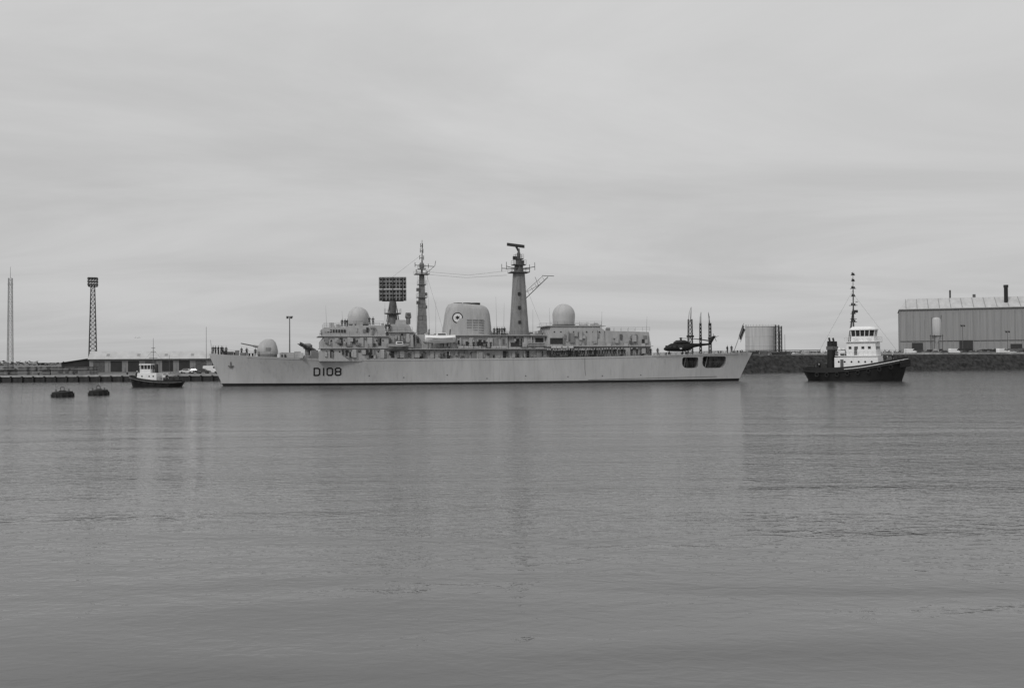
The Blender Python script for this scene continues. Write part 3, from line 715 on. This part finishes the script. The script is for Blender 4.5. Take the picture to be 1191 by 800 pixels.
# ---- small tug
t2=W(182,449,209); stug=empty('small_tugboat',(t2.x,209,0),math.radians(180-6))
b=MB(); zs=[(0,2.1),(.25,1.5),(.5,1.1),(.8,.95),(1,1.05)]
ed=tug_hull(b,12,3.9,zs); bulwark(b,ed,.45,'black',.08,.02)
for side in(0,1):
    sg=-1 if side==0 else 1
    b.path([e[side]+Vector((0,sg*.05,-.03)) for e in ed],.1,'mid',6)
    for i in range(4,28,4):
        c=ed[i][side]+Vector((0,sg*.2,-.35)); b.path([c+Vector((.26*math.cos(t),0,.26*math.sin(t))) for t in [2*math.pi*a/10 for a in range(11)]],.09,'rubber',5)
b.obj('hull',stug,smooth=40)
b=MB()
b.extr([(-.6,.9),(-.6,3.0),(3.6,3.0),(3.9,1.2)],1.25,'white')
b.loft([octo(2.0,1.25,1.15,3.0,.35),octo(2.0,1.25,1.15,3.8,.35)],'white')
b.loft([octo(2.0,1.2,1.1,3.8,.35),octo(2.0,1.25,1.15,4.7,.35)],'glass')
lo=octo(2.0,1.23,1.13,3.78,.35); hi=octo(2.0,1.28,1.18,4.72,.35)
for i in range(6):
    j=(i+1)%6; nn=max(1,round((lo[j]-lo[i]).length/.8))
    for q in range(nn): t=q/nn; b.beam(lo[i].lerp(lo[j],t),hi[i].lerp(hi[j],t),.07,'white',n=4)
b.loft([octo(2.0,1.45,1.35,4.7,.4),octo(2.0,1.4,1.3,4.9,.4)],'white')
for x in(0.1,1.0,2.6):
    for sg in(-1,1): b.beam((x,sg*1.23,2.3),(x,sg*1.28,2.3),.17,'glass',n=10)
b.lathe((-.0,0,3.0),[(.42,0),(.38,1.8),(.3,1.9)],'dark',12)
b.beam((.7,0,3),(.7,0,8.2),.09,'mid',.06,n=6); b.beam((.7,0,8.2),(.7,0,10.4),.04,'dark',.03)
for z,w in((6.2,.9),(7.4,.6),(8.3,.4)): b.beam((.7,-w,z),(.7,w,z),.05,'dark'); b.beam((.7-w,0,z),(.7+w,0,z),.05,'dark')
b.box((-3.4,0,1.4),(1,1.6,.7),'dark'); b.beam((-3.4,-.5,1.9),(-3.4,.5,1.9),.4,'dark',n=10)
b.path([(-2.0,-1.3,1.0),(-2.0,-1.2,2.9),(-2.0,1.2,2.9),(-2.0,1.3,1.0)],.07,'white')
rail2([(-1,-1.7,1.2),(-5.2,-1.3,1.2),(-5.2,1.3,1.2),(-1,1.7,1.2)],.9,1.0,.025,'mid')
b.box((-1.1,-.9,2.2),(.9,.5,.5),'white'); b.beam((4.6,0,1.9),(4.6,0,2.8),.12,'dark')
b.beam((.7,0,8),(-5.5,0,1.2),.015,'dark',n=3); b.beam((.7,0,8),(5.6,0,2.4),.015,'dark',n=3)
b.obj('deckhouse_and_mast',stug,smooth=40)
T2=Matrix.Translation((t2.x,209,0))@Matrix.Rotation(math.radians(174),4,'Z')
for p in((4.0,.6,1.55),(-2.8,.9,1.0)): person(T2@Vector(p),R.uniform(-1,1),1,'tug_crewman')

# ---- tow lines
b=MB()
def sag(a,c,d,r=.04):
    a=Vector(a);c=Vector(c); pts=[a.lerp(c,i/16)-Vector((0,0,d*4*(i/16)*(1-i/16))) for i in range(17)]; b.path(pts,r,'dark',4)
sag(SM@Vector((.8,0,6.6)),T2@Vector((-3.4,0,2.1)),.3)
b.obj('tow_rope',smooth=0)
b=MB(); sag(SM@Vector((LS-1,-2,6.3)),TM@Vector((-9.3,0,3.9)),1.2); b.obj('tow_rope.001',smooth=0)

# ---- mooring buoys
def buoy(px,Y,r):
    b=MB(); p=W(px,450,Y)
    b.lathe((0,0,-.7),[(r*.85,0),(r*.97,.15),(r,.6),(r,.75),(r*1.06,.8),(r*1.06,1.0),(r,1.05),(r,1.3),(r*.96,1.5),(r*.35,1.6),(r*.3,1.7)],'rubber',28)
    for i in range(12):
        t=2*math.pi*i/12; b.box((r*1.05*math.cos(t),r*1.05*math.sin(t),.1),(.14,.3,.8),'dark',rz=t)
    b.path([(.3*math.cos(t),0,1.25+.3*math.sin(t)) for t in [2*math.pi*i/12 for i in range(13)]],.07,'mid',6)
    for q in(-1,1): b.beam((q*r*.6,.2,.7),(q*r*.6,.2,1.2),.08,'dark')
    o=b.obj('mooring_buoy',loc=(p.x,Y,0)); o.rotation_euler=(.03,-.04,.3)
buoy(73,153,1.55); buoy(115,160,1.5)

# ============================================================ TERRAIN
def fy(X): return cr([(-3000,230),(-400,262),(-150,266),(-60,272),(0,300),(70,345),(98,366),(195,400),(500,470),(3000,900)],X)
def ft(X):
    t=max(0,min(1,(X-0)/60)); t=t*t*(3-2*t); return 1.75+t*4.75
Xs=[-9000,-5000,-3000,-1500,-800,-500]+[-400+i*8 for i in range(126)]+[700,900,1300,2000,3000,5000,9000]
b=MB(); back=[.6,4,12,30,70,150,300,700,2000,5000,9000]; vs=[];fs=[]
for X in Xs:
    Y=fy(X);z=ft(X)
    for k,d in enumerate(back):
        off=(noise.noise(Vector((X*.03,d*.05,0)))*.35 if 4<d<400 else 0)
        vs.append((X,Y+d,z+off*.5))
    vs.append((X,Y+.6,-3))
nb=len(back)
for i in range(len(Xs)-1):
    a=i*(nb+1);c=(i+1)*(nb+1)
    for k in range(nb-1): fs.append((a+k,c+k,c+k+1,a+k+1))
    fs.append((a,a+nb,c+nb,c))
b.add(vs,fs,'ground'); b.obj('ground',smooth=60)
b=MB(); XL=[-3000,-1500,-700]+[-400+i*6 for i in range(75)]
for i in range(len(XL)-1):
    x0,x1=XL[i],XL[i+1]
    if x1>52: break
    y0,y1=fy(x0),fy(x1); z0,z1=ft(x0),ft(x1)
    b.add([(x0,y0,-3),(x1,y1,-3),(x1,y1,z1-.35),(x0,y0,z0-.35),(x0,y0+.59,-3),(x1,y1+.59,-3),(x1,y1+.59,z1-.35),(x0,y0+.59,z0-.35)],[(0,1,2,3),(3,2,6,7)],'concrete_d')
    b.add([(x0,y0-.15,z0-.35),(x1,y1-.15,z1-.35),(x1,y1-.15,z1+.12),(x0,y0-.15,z0+.12),(x0,y0+1,z0-.35),(x1,y1+1,z1-.35),(x1,y1+1,z1+.12),(x0,y0+1,z0+.12)],[(0,1,2,3),(3,2,6,7),(0,4,5,1),(7,6,5,4)],'coping')
    if x0>-400:
        for q in(0,.5): xx=x0+6*q; b.box((xx,fy(xx)-.3,ft(xx)/2-.6),(.35,.35,ft(xx)+1.0),'dark')
        if i%4==0: b.lathe((x0+1,fy(x0)+.8,ft(x0)+.12),[(.25,0),(.2,.4),(.32,.5),(.3,.65)],'dark',8)
b.obj('quay_wall',recalc=False,smooth=0)
b=MB(); XR=[40+i*1.1 for i in range(420)]; rows=9; vs=[];fs=[]
for X in XR:
    Y=fy(X); zt=ft(X)
    for r in range(rows):
        t=r/(rows-1); n1=noise.noise(Vector((X*.55,r*.9,1)))*.9+noise.noise(Vector((X*1.3,r*2,5)))*.5
        e=math.sin(math.pi*t)**.4 if 0<t<1 else 0
        vs.append((X,Y-8*(1-t)+.7-n1*e,-1.2+(zt+1.15)*t+n1*.5*e))
for i in range(len(XR)-1):
    for r in range(rows-1): a=i*rows+r; fs.append((a,a+rows,a+rows+1,a+1))
b.add(vs,fs,'rock'); b.obj('rock_embankment',smooth=20,recalc=False)
b=MB()
for i in range(60,len(XR)-4,4):
    X=XR[i]; X2=XR[i+4]; z=ft(X)
    hh=.55+.2*noise.noise(Vector((X*.1,0,0)))
    b.box(((X+X2)/2,fy((X+X2)/2)+1.2,z+hh/2),(X2-X+.6 if i%8 else X2-X-.4,.5,hh+.2),'coping' if noise.noise(Vector((X*.06,3,0)))>-.1 else 'concrete',rz=math.atan2(fy(X2)-fy(X),X2-X))
b.obj('parapet_wall',smooth=0)
b=MB()
for k in range(520):
    X=R.uniform(90,240); Y=fy(X)+R.uniform(25,60); z=ft(X); s=R.uniform(.4,1.3)
    c=Vector((X,Y,z+R.uniform(0,1.2))); 
    for q in range(5):
        d=Vector((R.uniform(-1,1),R.uniform(-1,1),R.uniform(-.4,.8)))*s; a=c+d
        p=[a+Vector((R.uniform(-.5,.5),R.uniform(-.5,.5),R.uniform(-.4,.5))) for _ in range(3)]; b.add(p,[(0,1,2)],'bush')
b.obj('scrub_bushes',smooth=0,recalc=False)
b=MB()
for k in range(2600):
    X=R.uniform(-900,500); Y=1150+R.uniform(-20,40); h=5+5*noise.noise(Vector((X*.01,0,2)))+3*noise.noise(Vector((X*.05,0,2)))
    a=Vector((X,Y,1.8+R.uniform(0,max(h,1.5)))); p=[a+Vector((R.uniform(-3,3),R.uniform(-2,2),R.uniform(-1.6,1.6))) for _ in range(3)]; b.add(p,[(0,1,2)],'bush')
b.obj('distant_treeline',smooth=0,recalc=False)

# ============================================================ LEFT SHORE
def flood(px,Y,ytop):
    b=MB(); p=W(px,ytop,Y); zt=p.z; z0=1.75
    lattice(b,0,0,0,zt-3.2-z0,2.9,1.3,20,'dark',.1)
    zh_=zt-z0-3.2
    b.box((0,0,zh_),(3.0,3.0,.2),'dark')
    for r in range(3):
        z=zh_+.7+r*1.05
        b.beam((-1.6,-1.2,z),(1.6,-1.2,z),.08,'dark'); b.beam((-1.6,1.2,z),(1.6,1.2,z),.08,'dark')
        for q in range(4): b.box((-1.35+q*.9,-1.35,z),(.68,.35,.7),'mid',rx=.3); b.box((-1.35+q*.9,1.35,z),(.68,.35,.7),'mid',rx=-.3)
    for sx in(-1.5,1.5):
        for sy in(-1.2,1.2): b.beam((sx,sy,zh_),(sx,sy,zh_+3.3),.08,'dark')
    b.box((0,0,zh_+3.25),(3.2,2.6,.12),'dark'); b.box((0,0,.25),(4.4,4.4,.5),'concrete')
    b.obj('floodlight_tower',loc=(p.x,Y,z0),rz=.3,smooth=0)
flood(108,360,323)
b=MB(); p=W(12,310,345); lattice(b,0,0,0,p.z-1.75-4,1.7,1.1,20,'dark',.05); b.beam((0,0,p.z-6),(0,0,p.z-1.75),.07,'dark',.04); b.box((0,0,.2),(2.6,2.6,.4),'concrete'); b.beam((-1,0,p.z-8),(1,0,p.z-8),.06,'dark')
b.obj('radio_mast',loc=(p.x,345,1.75),rz=.2,smooth=0)
# warehouse
b=MB()
pL=W(104,430,335); pR=W(282,430,350); LW=(pR-pL).xy.length; ang=math.atan2(pR.y-pL.y,pR.x-pL.x)
wr=W(150,409,345).z-1.75; we=wr-2.6; dW=16
b.add([(0,0,0),(LW,0,0),(LW,0,we),(0,0,we),(0,dW,0),(LW,dW,0),(LW,dW,we),(0,dW,we)],[(0,1,2,3),(4,7,6,5)],'cladd')
b.add([(0,0,0),(0,0,we),(0,dW/2,wr),(0,dW,we),(0,dW,0)],[(0,1,2,3,4)],'claddark_open'); b.add([(LW,0,0),(LW,0,we),(LW,dW/2,wr),(LW,dW,we),(LW,dW,0)],[(4,3,2,1,0)],'cladd')  # left gable: dark sheet, shade of the open end painted in
b.add([(-.5,-.6,we-.1),(LW+.5,-.6,we-.1),(LW+.5,dW/2,wr+.15),(-.5,dW/2,wr+.15),(-.5,dW+.6,we-.1),(LW+.5,dW+.6,we-.1)],[(0,1,2,3),(3,2,5,4)],'roofl')
for i in range(9):
    x=3+i*(LW-6)/8; b.box((x,-.06,2.1),(3.6,.1,3.6),'claddark_open' if i%3 else 'mid'); b.box((x+LW/18,-.08,we/2),(.3,.14,we),'concrete')
for i in range(5): x=5+i*(LW-10)/4+R.uniform(-2,2); b.box((x,dW*.25,(we+wr)/2+.12),(1.0,2.6,.1),'cladd',rx=math.atan2(wr-we,dW/2))
b.beam((-.5,-.7,we-.1),(LW+.5,-.7,we-.1),.12,'mid')
b.add([(-9,2,0),(-9,2,3.4),(-.02,2,4.8),(-.02,2,0),(-9,dW,0),(-9,dW,3.4),(-.02,dW,4.8)],[(0,1,2,3),(0,4,5,1)],'claddark_open'); b.add([(-9.4,1.4,3.45),(-.02,1.4,4.95),(-.02,dW,4.95),(-9.4,dW,3.45)],[(0,1,2,3)],'roofl')
b.obj('warehouse',loc=(pL.x,335,1.77),rz=ang,smooth=0,recalc=False)
b=MB(); p=W(255,420,330)
b.extr([(0,0),(0,4.2),(12,5.2),(24,4.2),(24,0)],5,'cladd'); b.box((12,-5.05,2),(6,.12,3.4),'claddark_open')
b.obj('low_shed',loc=(p.x+2,330,1.77),rz=.05,smooth=0)
ST=[]
for var in range(4):
    b=MB(); h=0; w=R.uniform(2.0,3.2)
    while h<1.1+.35*var:
        t=.28; b.box((R.uniform(-.06,.06),0,h+t/2),(w+R.uniform(-.15,.15),1.4,t),R.choice(['timber','timber2','timber','dark'])); h+=t
        for q in(-.35,.35): b.box((q*w,0,h+.05),(.12,1.3,.1),'dark')
        h+=.1
    ST.append(b.mesh('timber_stack_%d'%var,0))
for i in range(34):
    px=-8+i*3.5+R.uniform(-.6,.6); Y=R.choice([276,280,286]); p=W(px,433,Y)
    o=bpy.data.objects.new('timber_stack',R.choice(ST)); o.location=(p.x,Y,1.84); o.rotation_euler[2]=R.uniform(-.06,.06); coll.objects.link(o)
def lamp(px,Y,ytop,z0,heads=2,r=.14):
    b=MB(); p=W(px,ytop,Y); h=p.z-z0
    b.beam((0,0,-.1),(0,0,h),r*1.4,'mid',r*.8,n=8); b.box((0,0,.2),(.7,.7,.5),'concrete')
    if heads: 
        b.beam((-.7,0,h),(.7,0,h),.07,'mid')
        for q in(-1,1): b.box((q*.65,0,h-.05),(.7,.45,.3),'mid'); b.box((q*.6,-.3,h-.45),(.6,.4,.5),'dark')
    b.obj('lamp_post',loc=(p.x,Y,z0),smooth=40)
lamp(337,305,368,1.8,2,.17); lamp(240,300,380,1.8,0,.06); lamp(197,300,413,1.8,0,.05); lamp(1120,430,378,6.5,1,.1); lamp(913,430,389,6.5,0,.08); lamp(1076,425,372,6.5,0,.05); lamp(1172,428,385,6.5,1,.07)

# ============================================================ CARS
def car_mesh(k,van=False):
    b=MB()
    if van: body=[(-2.3,.35),(-2.3,2.1),(-2.1,2.25),(1.0,2.25),(1.5,1.45),(2.25,1.2),(2.35,.35)]
    else: body=[(-2.1,.35),(-2.15,.85),(-1.4,.95),(-.9,1.42),(.5,1.42),(1.05,.95),(2.0,.82),(2.1,.35)]
    w=[.82]*len(body)
    if not van: w=[.8,.82,.8,.62,.62,.8,.8,.78]
    b.extr(body,w,k)
    if van:
        for sg in(-1,1): b.box((1.0,sg*.82,1.75),(.8,.04,.5),'glass')
        b.box((1.3,0,1.8),(.06,1.4,.55),'glass',ry=-.55)
    else:
        for sg in(-1,1): b.add([(-1.2,sg*.805,1.0),(.85,sg*.805,1.0),(.42,sg*.66,1.36),(-.85,sg*.66,1.36)],[(0,1,2,3)],'glass')
    for x in(-1.35,1.3):
        for sg in(-1,1): b.beam((x,sg*.62,.32),(x,sg*.85,.32),.32,'rubber',n=14); b.beam((x,sg*.84,.32),(x,sg*.87,.32),.17,'mid',n=10)
    return b.mesh('car_'+k,25)
CM=[car_mesh('carl'),car_mesh('card'),car_mesh('mid')]; VM=car_mesh('white',True)
def park(px,Y,z0,me,name,rz=0):
    o=bpy.data.objects.new(name,me); o.location=((px-CX)/F*Y,Y,z0+.03); o.rotation_euler[2]=rz; coll.objects.link(o)
for px,m in((218,0),(227,2),(236,1)): park(px,284,1.84,CM[m],'parked_car',R.uniform(-.2,.2))
park(246,286,1.84,VM,'parked_van',.1)
for i,px in enumerate((1059,1068,1078,1088,1097,1110,1121,1131,1143,1152,1165,1176,1186)):
    Y=fy((px-CX)/F*400)+9; park(px,Y,6.5,CM[R.choice([0,1,2,1])] if i%5 else VM,'parked_car' if i%5 else 'parked_van',.3+R.uniform(-.15,.15))
b=MB()
for i in range(60):
    px=R.uniform(862,940) if i<22 else R.uniform(1052,1195); Y=fy((px-CX)/F*400)+R.uniform(14,24); X=(px-CX)/F*Y
    h=R.uniform(.8,2.6) if i>=22 else R.uniform(.4,1.6); b.box((X,Y,6.45+h/2),(R.uniform(1,5),R.uniform(1,3),h),R.choice(['mid','dark','coping','claddark_open','mid','dark']),rz=R.uniform(-.3,.3))
b.obj('dockside_crates',smooth=0)

# ============================================================ RIGHT SHORE
b=MB(); p=W(885,380,450); r=17.5*450/F; zt=p.z-6.45
b.lathe((0,0,0),[(r,0),(r,zt*.33),(r+.08,zt*.335),(r+.08,zt*.345),(r,zt*.35),(r,zt*.66),(r+.08,zt*.665),(r+.08,zt*.675),(r,zt*.68),(r,zt-.15),(r+.18,zt-.1),(r+.18,zt),(r*.98,zt+.05),(.1,zt+1.1)],'tank',48)
for i in range(30):
    t=2*math.pi*i/30; b.beam((r*.98*math.cos(t),r*.98*math.sin(t),zt),(r*.98*math.cos(t),r*.98*math.sin(t),zt+1),.05,'mid',n=3)
lattice(b,r-1.0,-r*.9,0,zt+.6,1.4,1.4,8,'dark',.1)
lattice(b,r+1.8,-1,0,zt+.3,1.3,1.2,8,'dark',.1)
for q in(-2.8,.4): b.beam((r+q,-r*.75,0),(r+q,-r*.75,zt*.8),.2,'mid',n=8)
b.beam((-r-1,-r-1,1.6),(r+18,-r-1,1.6),.25,'mid',n=8); b.beam((-r-1,-r-1,2.3),(r+18,-r-1,2.3),.18,'dark',n=8)
for i in range(9): b.beam((-r+i*4.5,-r-1,0),(-r+i*4.5,-r-1,2.3),.12,'dark')
b.obj('storage_tank',loc=(p.x,450,6.45),smooth=40)
def crane(px,Y,ytop,w,jib):
    b=MB(); p=W(px,ytop,Y); h=p.z-6.4
    lattice(b,0,0,0,h*.75,w*1.3,w,9,'black',.11)
    b.box((0,0,h*.4),(w*1.8,w*1.4,.8),'black')
    T=Vector((jib,0,h))
    for sy in(-.3,.3): b.beam((.1,sy,h*.7),T+Vector((0,sy*.3,0)),.11,'black',.07,n=4)
    b.beam((-w*.4,0,h*.75),(-w*.2,0,h*.9),.1,'black',n=4); b.beam((-w*.2,0,h*.9),T,.05,'black',n=3); b.beam(T,T+Vector((0,0,-h*.35)),.05,'black',n=3)
    b.obj('dock_crane',loc=(p.x,Y,6.4),smooth=0)
crane(803,400,357,1.5,.5); crane(815,405,363,.6,.3); crane(826,402,363,.8,-.6)
# factory building
b=MB(); Yb=490; X0=(1047-CX)/F*Yb; X1=X0+82; ze=W(1047,360,Yb).z-6.4; zr=W(1100,347.5,Yb+10).z-6.4; D=46
L=X1-X0
b.add([(0,0,0),(L,0,0),(L,0,ze),(0,0,ze),(0,D,0),(L,D,0),(L,D,ze),(0,D,ze)],[(0,1,2,3),(5,4,7,6),(4,0,3,7),(1,5,6,2)],'cladd')
b.add([(-.4,-.5,ze),(L+.4,-.5,ze),(L-1,13,zr),(4,13,zr),(4,D-13,zr),(L-1,D-13,zr),(-.4,D+.5,ze),(L+.4,D+.5,ze)],[(0,1,2,3),(3,2,5,4),(4,5,7,6),(0,3,4,6),(1,7,5,2)],'roofl')
b.box((L/2,-.65,ze-.1),(L+1,.3,.4),'cladd')
for i in range(28): b.box((i*L/27,-.12,ze/2),(.3,.22,ze-.4),'cladd')
b.box((L/2,-.2,ze*.3),(L,.2,.25),'mid')
for x,w,h in((8,5,6),(30,6,7),(52,5,5)): b.box((x,-.25,h/2),(w,.3,h),'claddark_open')
rp_=math.atan2(zr-ze,13.5)
for i in range(15): b.box((3+i*L/16,6.3,(ze+zr)/2+.1),(.3,13.4,.12),'cladd',rx=rp_)
b.beam((48.5,6,0),(48.5,6,zr+5.2),1.0,'black',.9,n=14); b.lathe((48.5,6,zr+4.0),[(1.05,0),(1.1,.3),(1.1,1.3)],'dark',14)
b.beam((24,14,zr-1),(24,14,zr+4),.4,'dark',n=10); b.beam((35,14,zr-1),(35,14,zr+1.6),.7,'mid',n=10)
b.obj('factory_building',loc=(X0,Yb,6.45),rz=-.36,smooth=30)
b=MB(); Y=455; p=W(1089.5,369,Y); zt=p.z-6.45; zb=W(1089.5,394,Y).z-6.45
b.lathe((0,0,0),[(.5,zb-2.2),(2.0,zb+1),(2.0,zt-1.2),(1.4,zt-.3),(.2,zt)],'tank',20)
for sx in(-1,1):
    for sy in(-1,1): b.beam((sx*1.9,sy*1.9,0),(sx*1.9,sy*1.9,zb+2),.16,'mid')
b.beam((2,0,zt-2),(5,6,zt+1),.3,'mid',n=8); b.beam((-2.1,0,0),(-2.1,0,zt),.12,'dark'); b.box((0,0,zb+1.4),(4.8,4.8,.15),'mid')
b.obj('hopper_silo',loc=(p.x,Y,6.45),smooth=40)
b=MB()
for i in range(60):
    X=150+i*2.6; b.beam((X,fy(X)+26,6.4),(X,fy(X)+26,8.6),.07,'mid',n=4)
    if i: 
        Xp=X-2.6
        for z in(7.2,7.9,8.5): b.beam((Xp,fy(Xp)+26,z),(X,fy(X)+26,z),.03,'mid',n=3)
b.obj('boundary_fence',smooth=0)
b=MB()
for px,py,Y in((160,393,200),):
    p=W(px,py,Y)
    for sg in(-1,1): b.add([p,p+Vector((sg*.35,0,.14)),p+Vector((sg*.7,.05,.0)),p+Vector((sg*.3,.16,.08))],[(0,1,2,3)],'mid')
    b.beam(p+Vector((0,-.2,0)),p+Vector((0,.25,0)),.07,'white',.03,n=6)
b.obj('seagull',smooth=0,recalc=False)

# ============================================================ WATER
m=bpy.data.materials.new('harbour_water'); m.use_nodes=True; nt=m.node_tree; N=nt.nodes; Lk=nt.links; bs=N['Principled BSDF']
bs.inputs['Base Color'].default_value=(.11,.11,.11,1); bs.inputs['Roughness'].default_value=.05; bs.inputs['IOR'].default_value=1.333
tc=N.new('ShaderNodeTexCoord')
def nz(scale,st,detail,rot=0,rough=.5,dist=0):
    mp=N.new('ShaderNodeMapping'); mp.inputs['Scale'].default_value=st; mp.inputs['Rotation'].default_value=(0,0,rot); Lk.new(tc.outputs['Object'],mp.inputs[0])
    n=N.new('ShaderNodeTexNoise'); n.inputs['Scale'].default_value=scale; n.inputs['Detail'].default_value=detail; n.inputs['Roughness'].default_value=rough; n.inputs['Distortion'].default_value=dist
    Lk.new(mp.outputs[0],n.inputs['Vector']); return n.outputs['Fac']
def mth(op,a,c):
    n=N.new('ShaderNodeMath'); n.operation=op
    for i,x in enumerate((a,c)):
        if isinstance(x,(int,float)): n.inputs[i].default_value=x
        else: Lk.new(x,n.inputs[i])
    return n.outputs[0]
def mrg(v,a,b_,c,d):
    q=N.new('ShaderNodeMapRange'); q.interpolation_type='SMOOTHSTEP'
    for nm,x in(('From Min',a),('From Max',b_),('To Min',c),('To Max',d)): q.inputs[nm].default_value=x
    Lk.new(v,q.inputs['Value']); return q.outputs[0]
rip=nz(2.0,(.6,1.0,1),3,.08,.6,.3); fine=nz(5.5,(.7,1.1,1),2,-.15,.5); mid=nz(.5,(.55,1.4,1),2,-.12); swell=nz(.14,(.42,1.5,1),1,.30,.4,.5); patch=nz(.02,(.5,1.5,1),3,.1)
sx=N.new('ShaderNodeSeparateXYZ'); Lk.new(tc.outputs['Object'],sx.inputs[0])
amp=mth('MULTIPLY',mrg(sx.outputs['Y'],14,48,.22,1),mrg(patch,.35,.65,.7,1.2))
hgt=mth('ADD',mth('MULTIPLY',rip,.10),mth('MULTIPLY',fine,.016)); hgt=mth('ADD',hgt,mth('MULTIPLY',mid,.06)); hgt=mth('MULTIPLY',hgt,amp)
hgt=mth('ADD',hgt,mth('MULTIPLY',swell,mrg(sx.outputs['Y'],30,120,.30,.10)))
bp=N.new('ShaderNodeBump'); bp.inputs['Strength'].default_value=1; bp.inputs['Distance'].default_value=1; Lk.new(hgt,bp.inputs['Height']); Lk.new(bp.outputs[0],bs.inputs['Normal'])
me=bpy.data.meshes.new('water'); S=9000; me.from_pydata([(-S,-S,0),(S,-S,0),(S,S,0),(-S,S,0)],[],[(0,1,2,3)]); me.materials.append(m)
o=bpy.data.objects.new('water',me); coll.objects.link(o)

# ============================================================ SKY, SUN
w=bpy.data.worlds.new('World'); scene.world=w; w.use_nodes=True; nt=w.node_tree; N=nt.nodes; Lk=nt.links; bg=N['Background']
EL,AZ=math.radians(42),math.radians(215)
sky=N.new('ShaderNodeTexSky'); sky.sky_type='NISHITA'; sky.sun_disc=False; sky.sun_elevation=EL; sky.sun_rotation=AZ; sky.air_density=1; sky.dust_density=3
bw=N.new('ShaderNodeRGBToBW'); Lk.new(sky.outputs[0],bw.inputs[0])
tc=N.new('ShaderNodeTexCoord'); sp3=N.new('ShaderNodeSeparateXYZ'); Lk.new(tc.outputs['Generated'],sp3.inputs[0])
zz=mth('ADD',mth('MAXIMUM',sp3.outputs['Z'],0.0),.12)
cb=N.new('ShaderNodeCombineXYZ'); Lk.new(mth('DIVIDE',sp3.outputs['X'],zz),cb.inputs[0]); Lk.new(mth('DIVIDE',sp3.outputs['Y'],zz),cb.inputs[1])
mp=N.new('ShaderNodeMapping'); mp.inputs['Scale'].default_value=(.5,.9,1); mp.inputs['Rotation'].default_value=(0,0,.25); Lk.new(cb.outputs[0],mp.inputs[0])
nn=N.new('ShaderNodeTexNoise'); nn.inputs['Scale'].default_value=.8; nn.inputs['Detail'].default_value=7; nn.inputs['Roughness'].default_value=.6; nn.inputs['Distortion'].default_value=.6; Lk.new(mp.outputs[0],nn.inputs['Vector'])
cl=mrg(nn.outputs['Fac'],.3,.7,4.8,5.85)
gr=mrg(sp3.outputs['Z'],.0,.42,1.0,1.2)
cloud=mth('MULTIPLY',cl,gr)
skyc=mth('MINIMUM',bw.outputs[0],8.0)
col=mth('ADD',mth('MULTIPLY',cloud,.92),mth('MULTIPLY',skyc,.1))
cc=N.new('ShaderNodeCombineColor'); 
for i in range(3): Lk.new(col,cc.inputs[i])
Lk.new(cc.outputs[0],bg.inputs['Color']); bg.inputs['Strength'].default_value=.1
sd=Vector((math.sin(AZ)*math.cos(EL),math.cos(AZ)*math.cos(EL),math.sin(EL)))
ld=bpy.data.lights.new('sun','SUN'); ld.energy=1.4; ld.angle=math.radians(12); ld.color=(1,.99,.98)
so=bpy.data.objects.new('sun',ld); so.rotation_euler=(-sd).to_track_quat('-Z','Y').to_euler(); so.location=(-50,-50,80); coll.objects.link(so)

# ============================================================ CAMERA
cd=bpy.data.cameras.new('camera'); cd.sensor_width=36; cd.lens=36*F/1191; cd.clip_end=20000; cd.clip_start=.5
co=bpy.data.objects.new('camera',cd); co.location=(0,0,H); co.rotation_euler=(math.pi/2+18/F,.006,0); coll.objects.link(co); scene.camera=co
scene.view_settings.view_transform='Standard'; scene.view_settings.look='None'; scene.view_settings.exposure=0
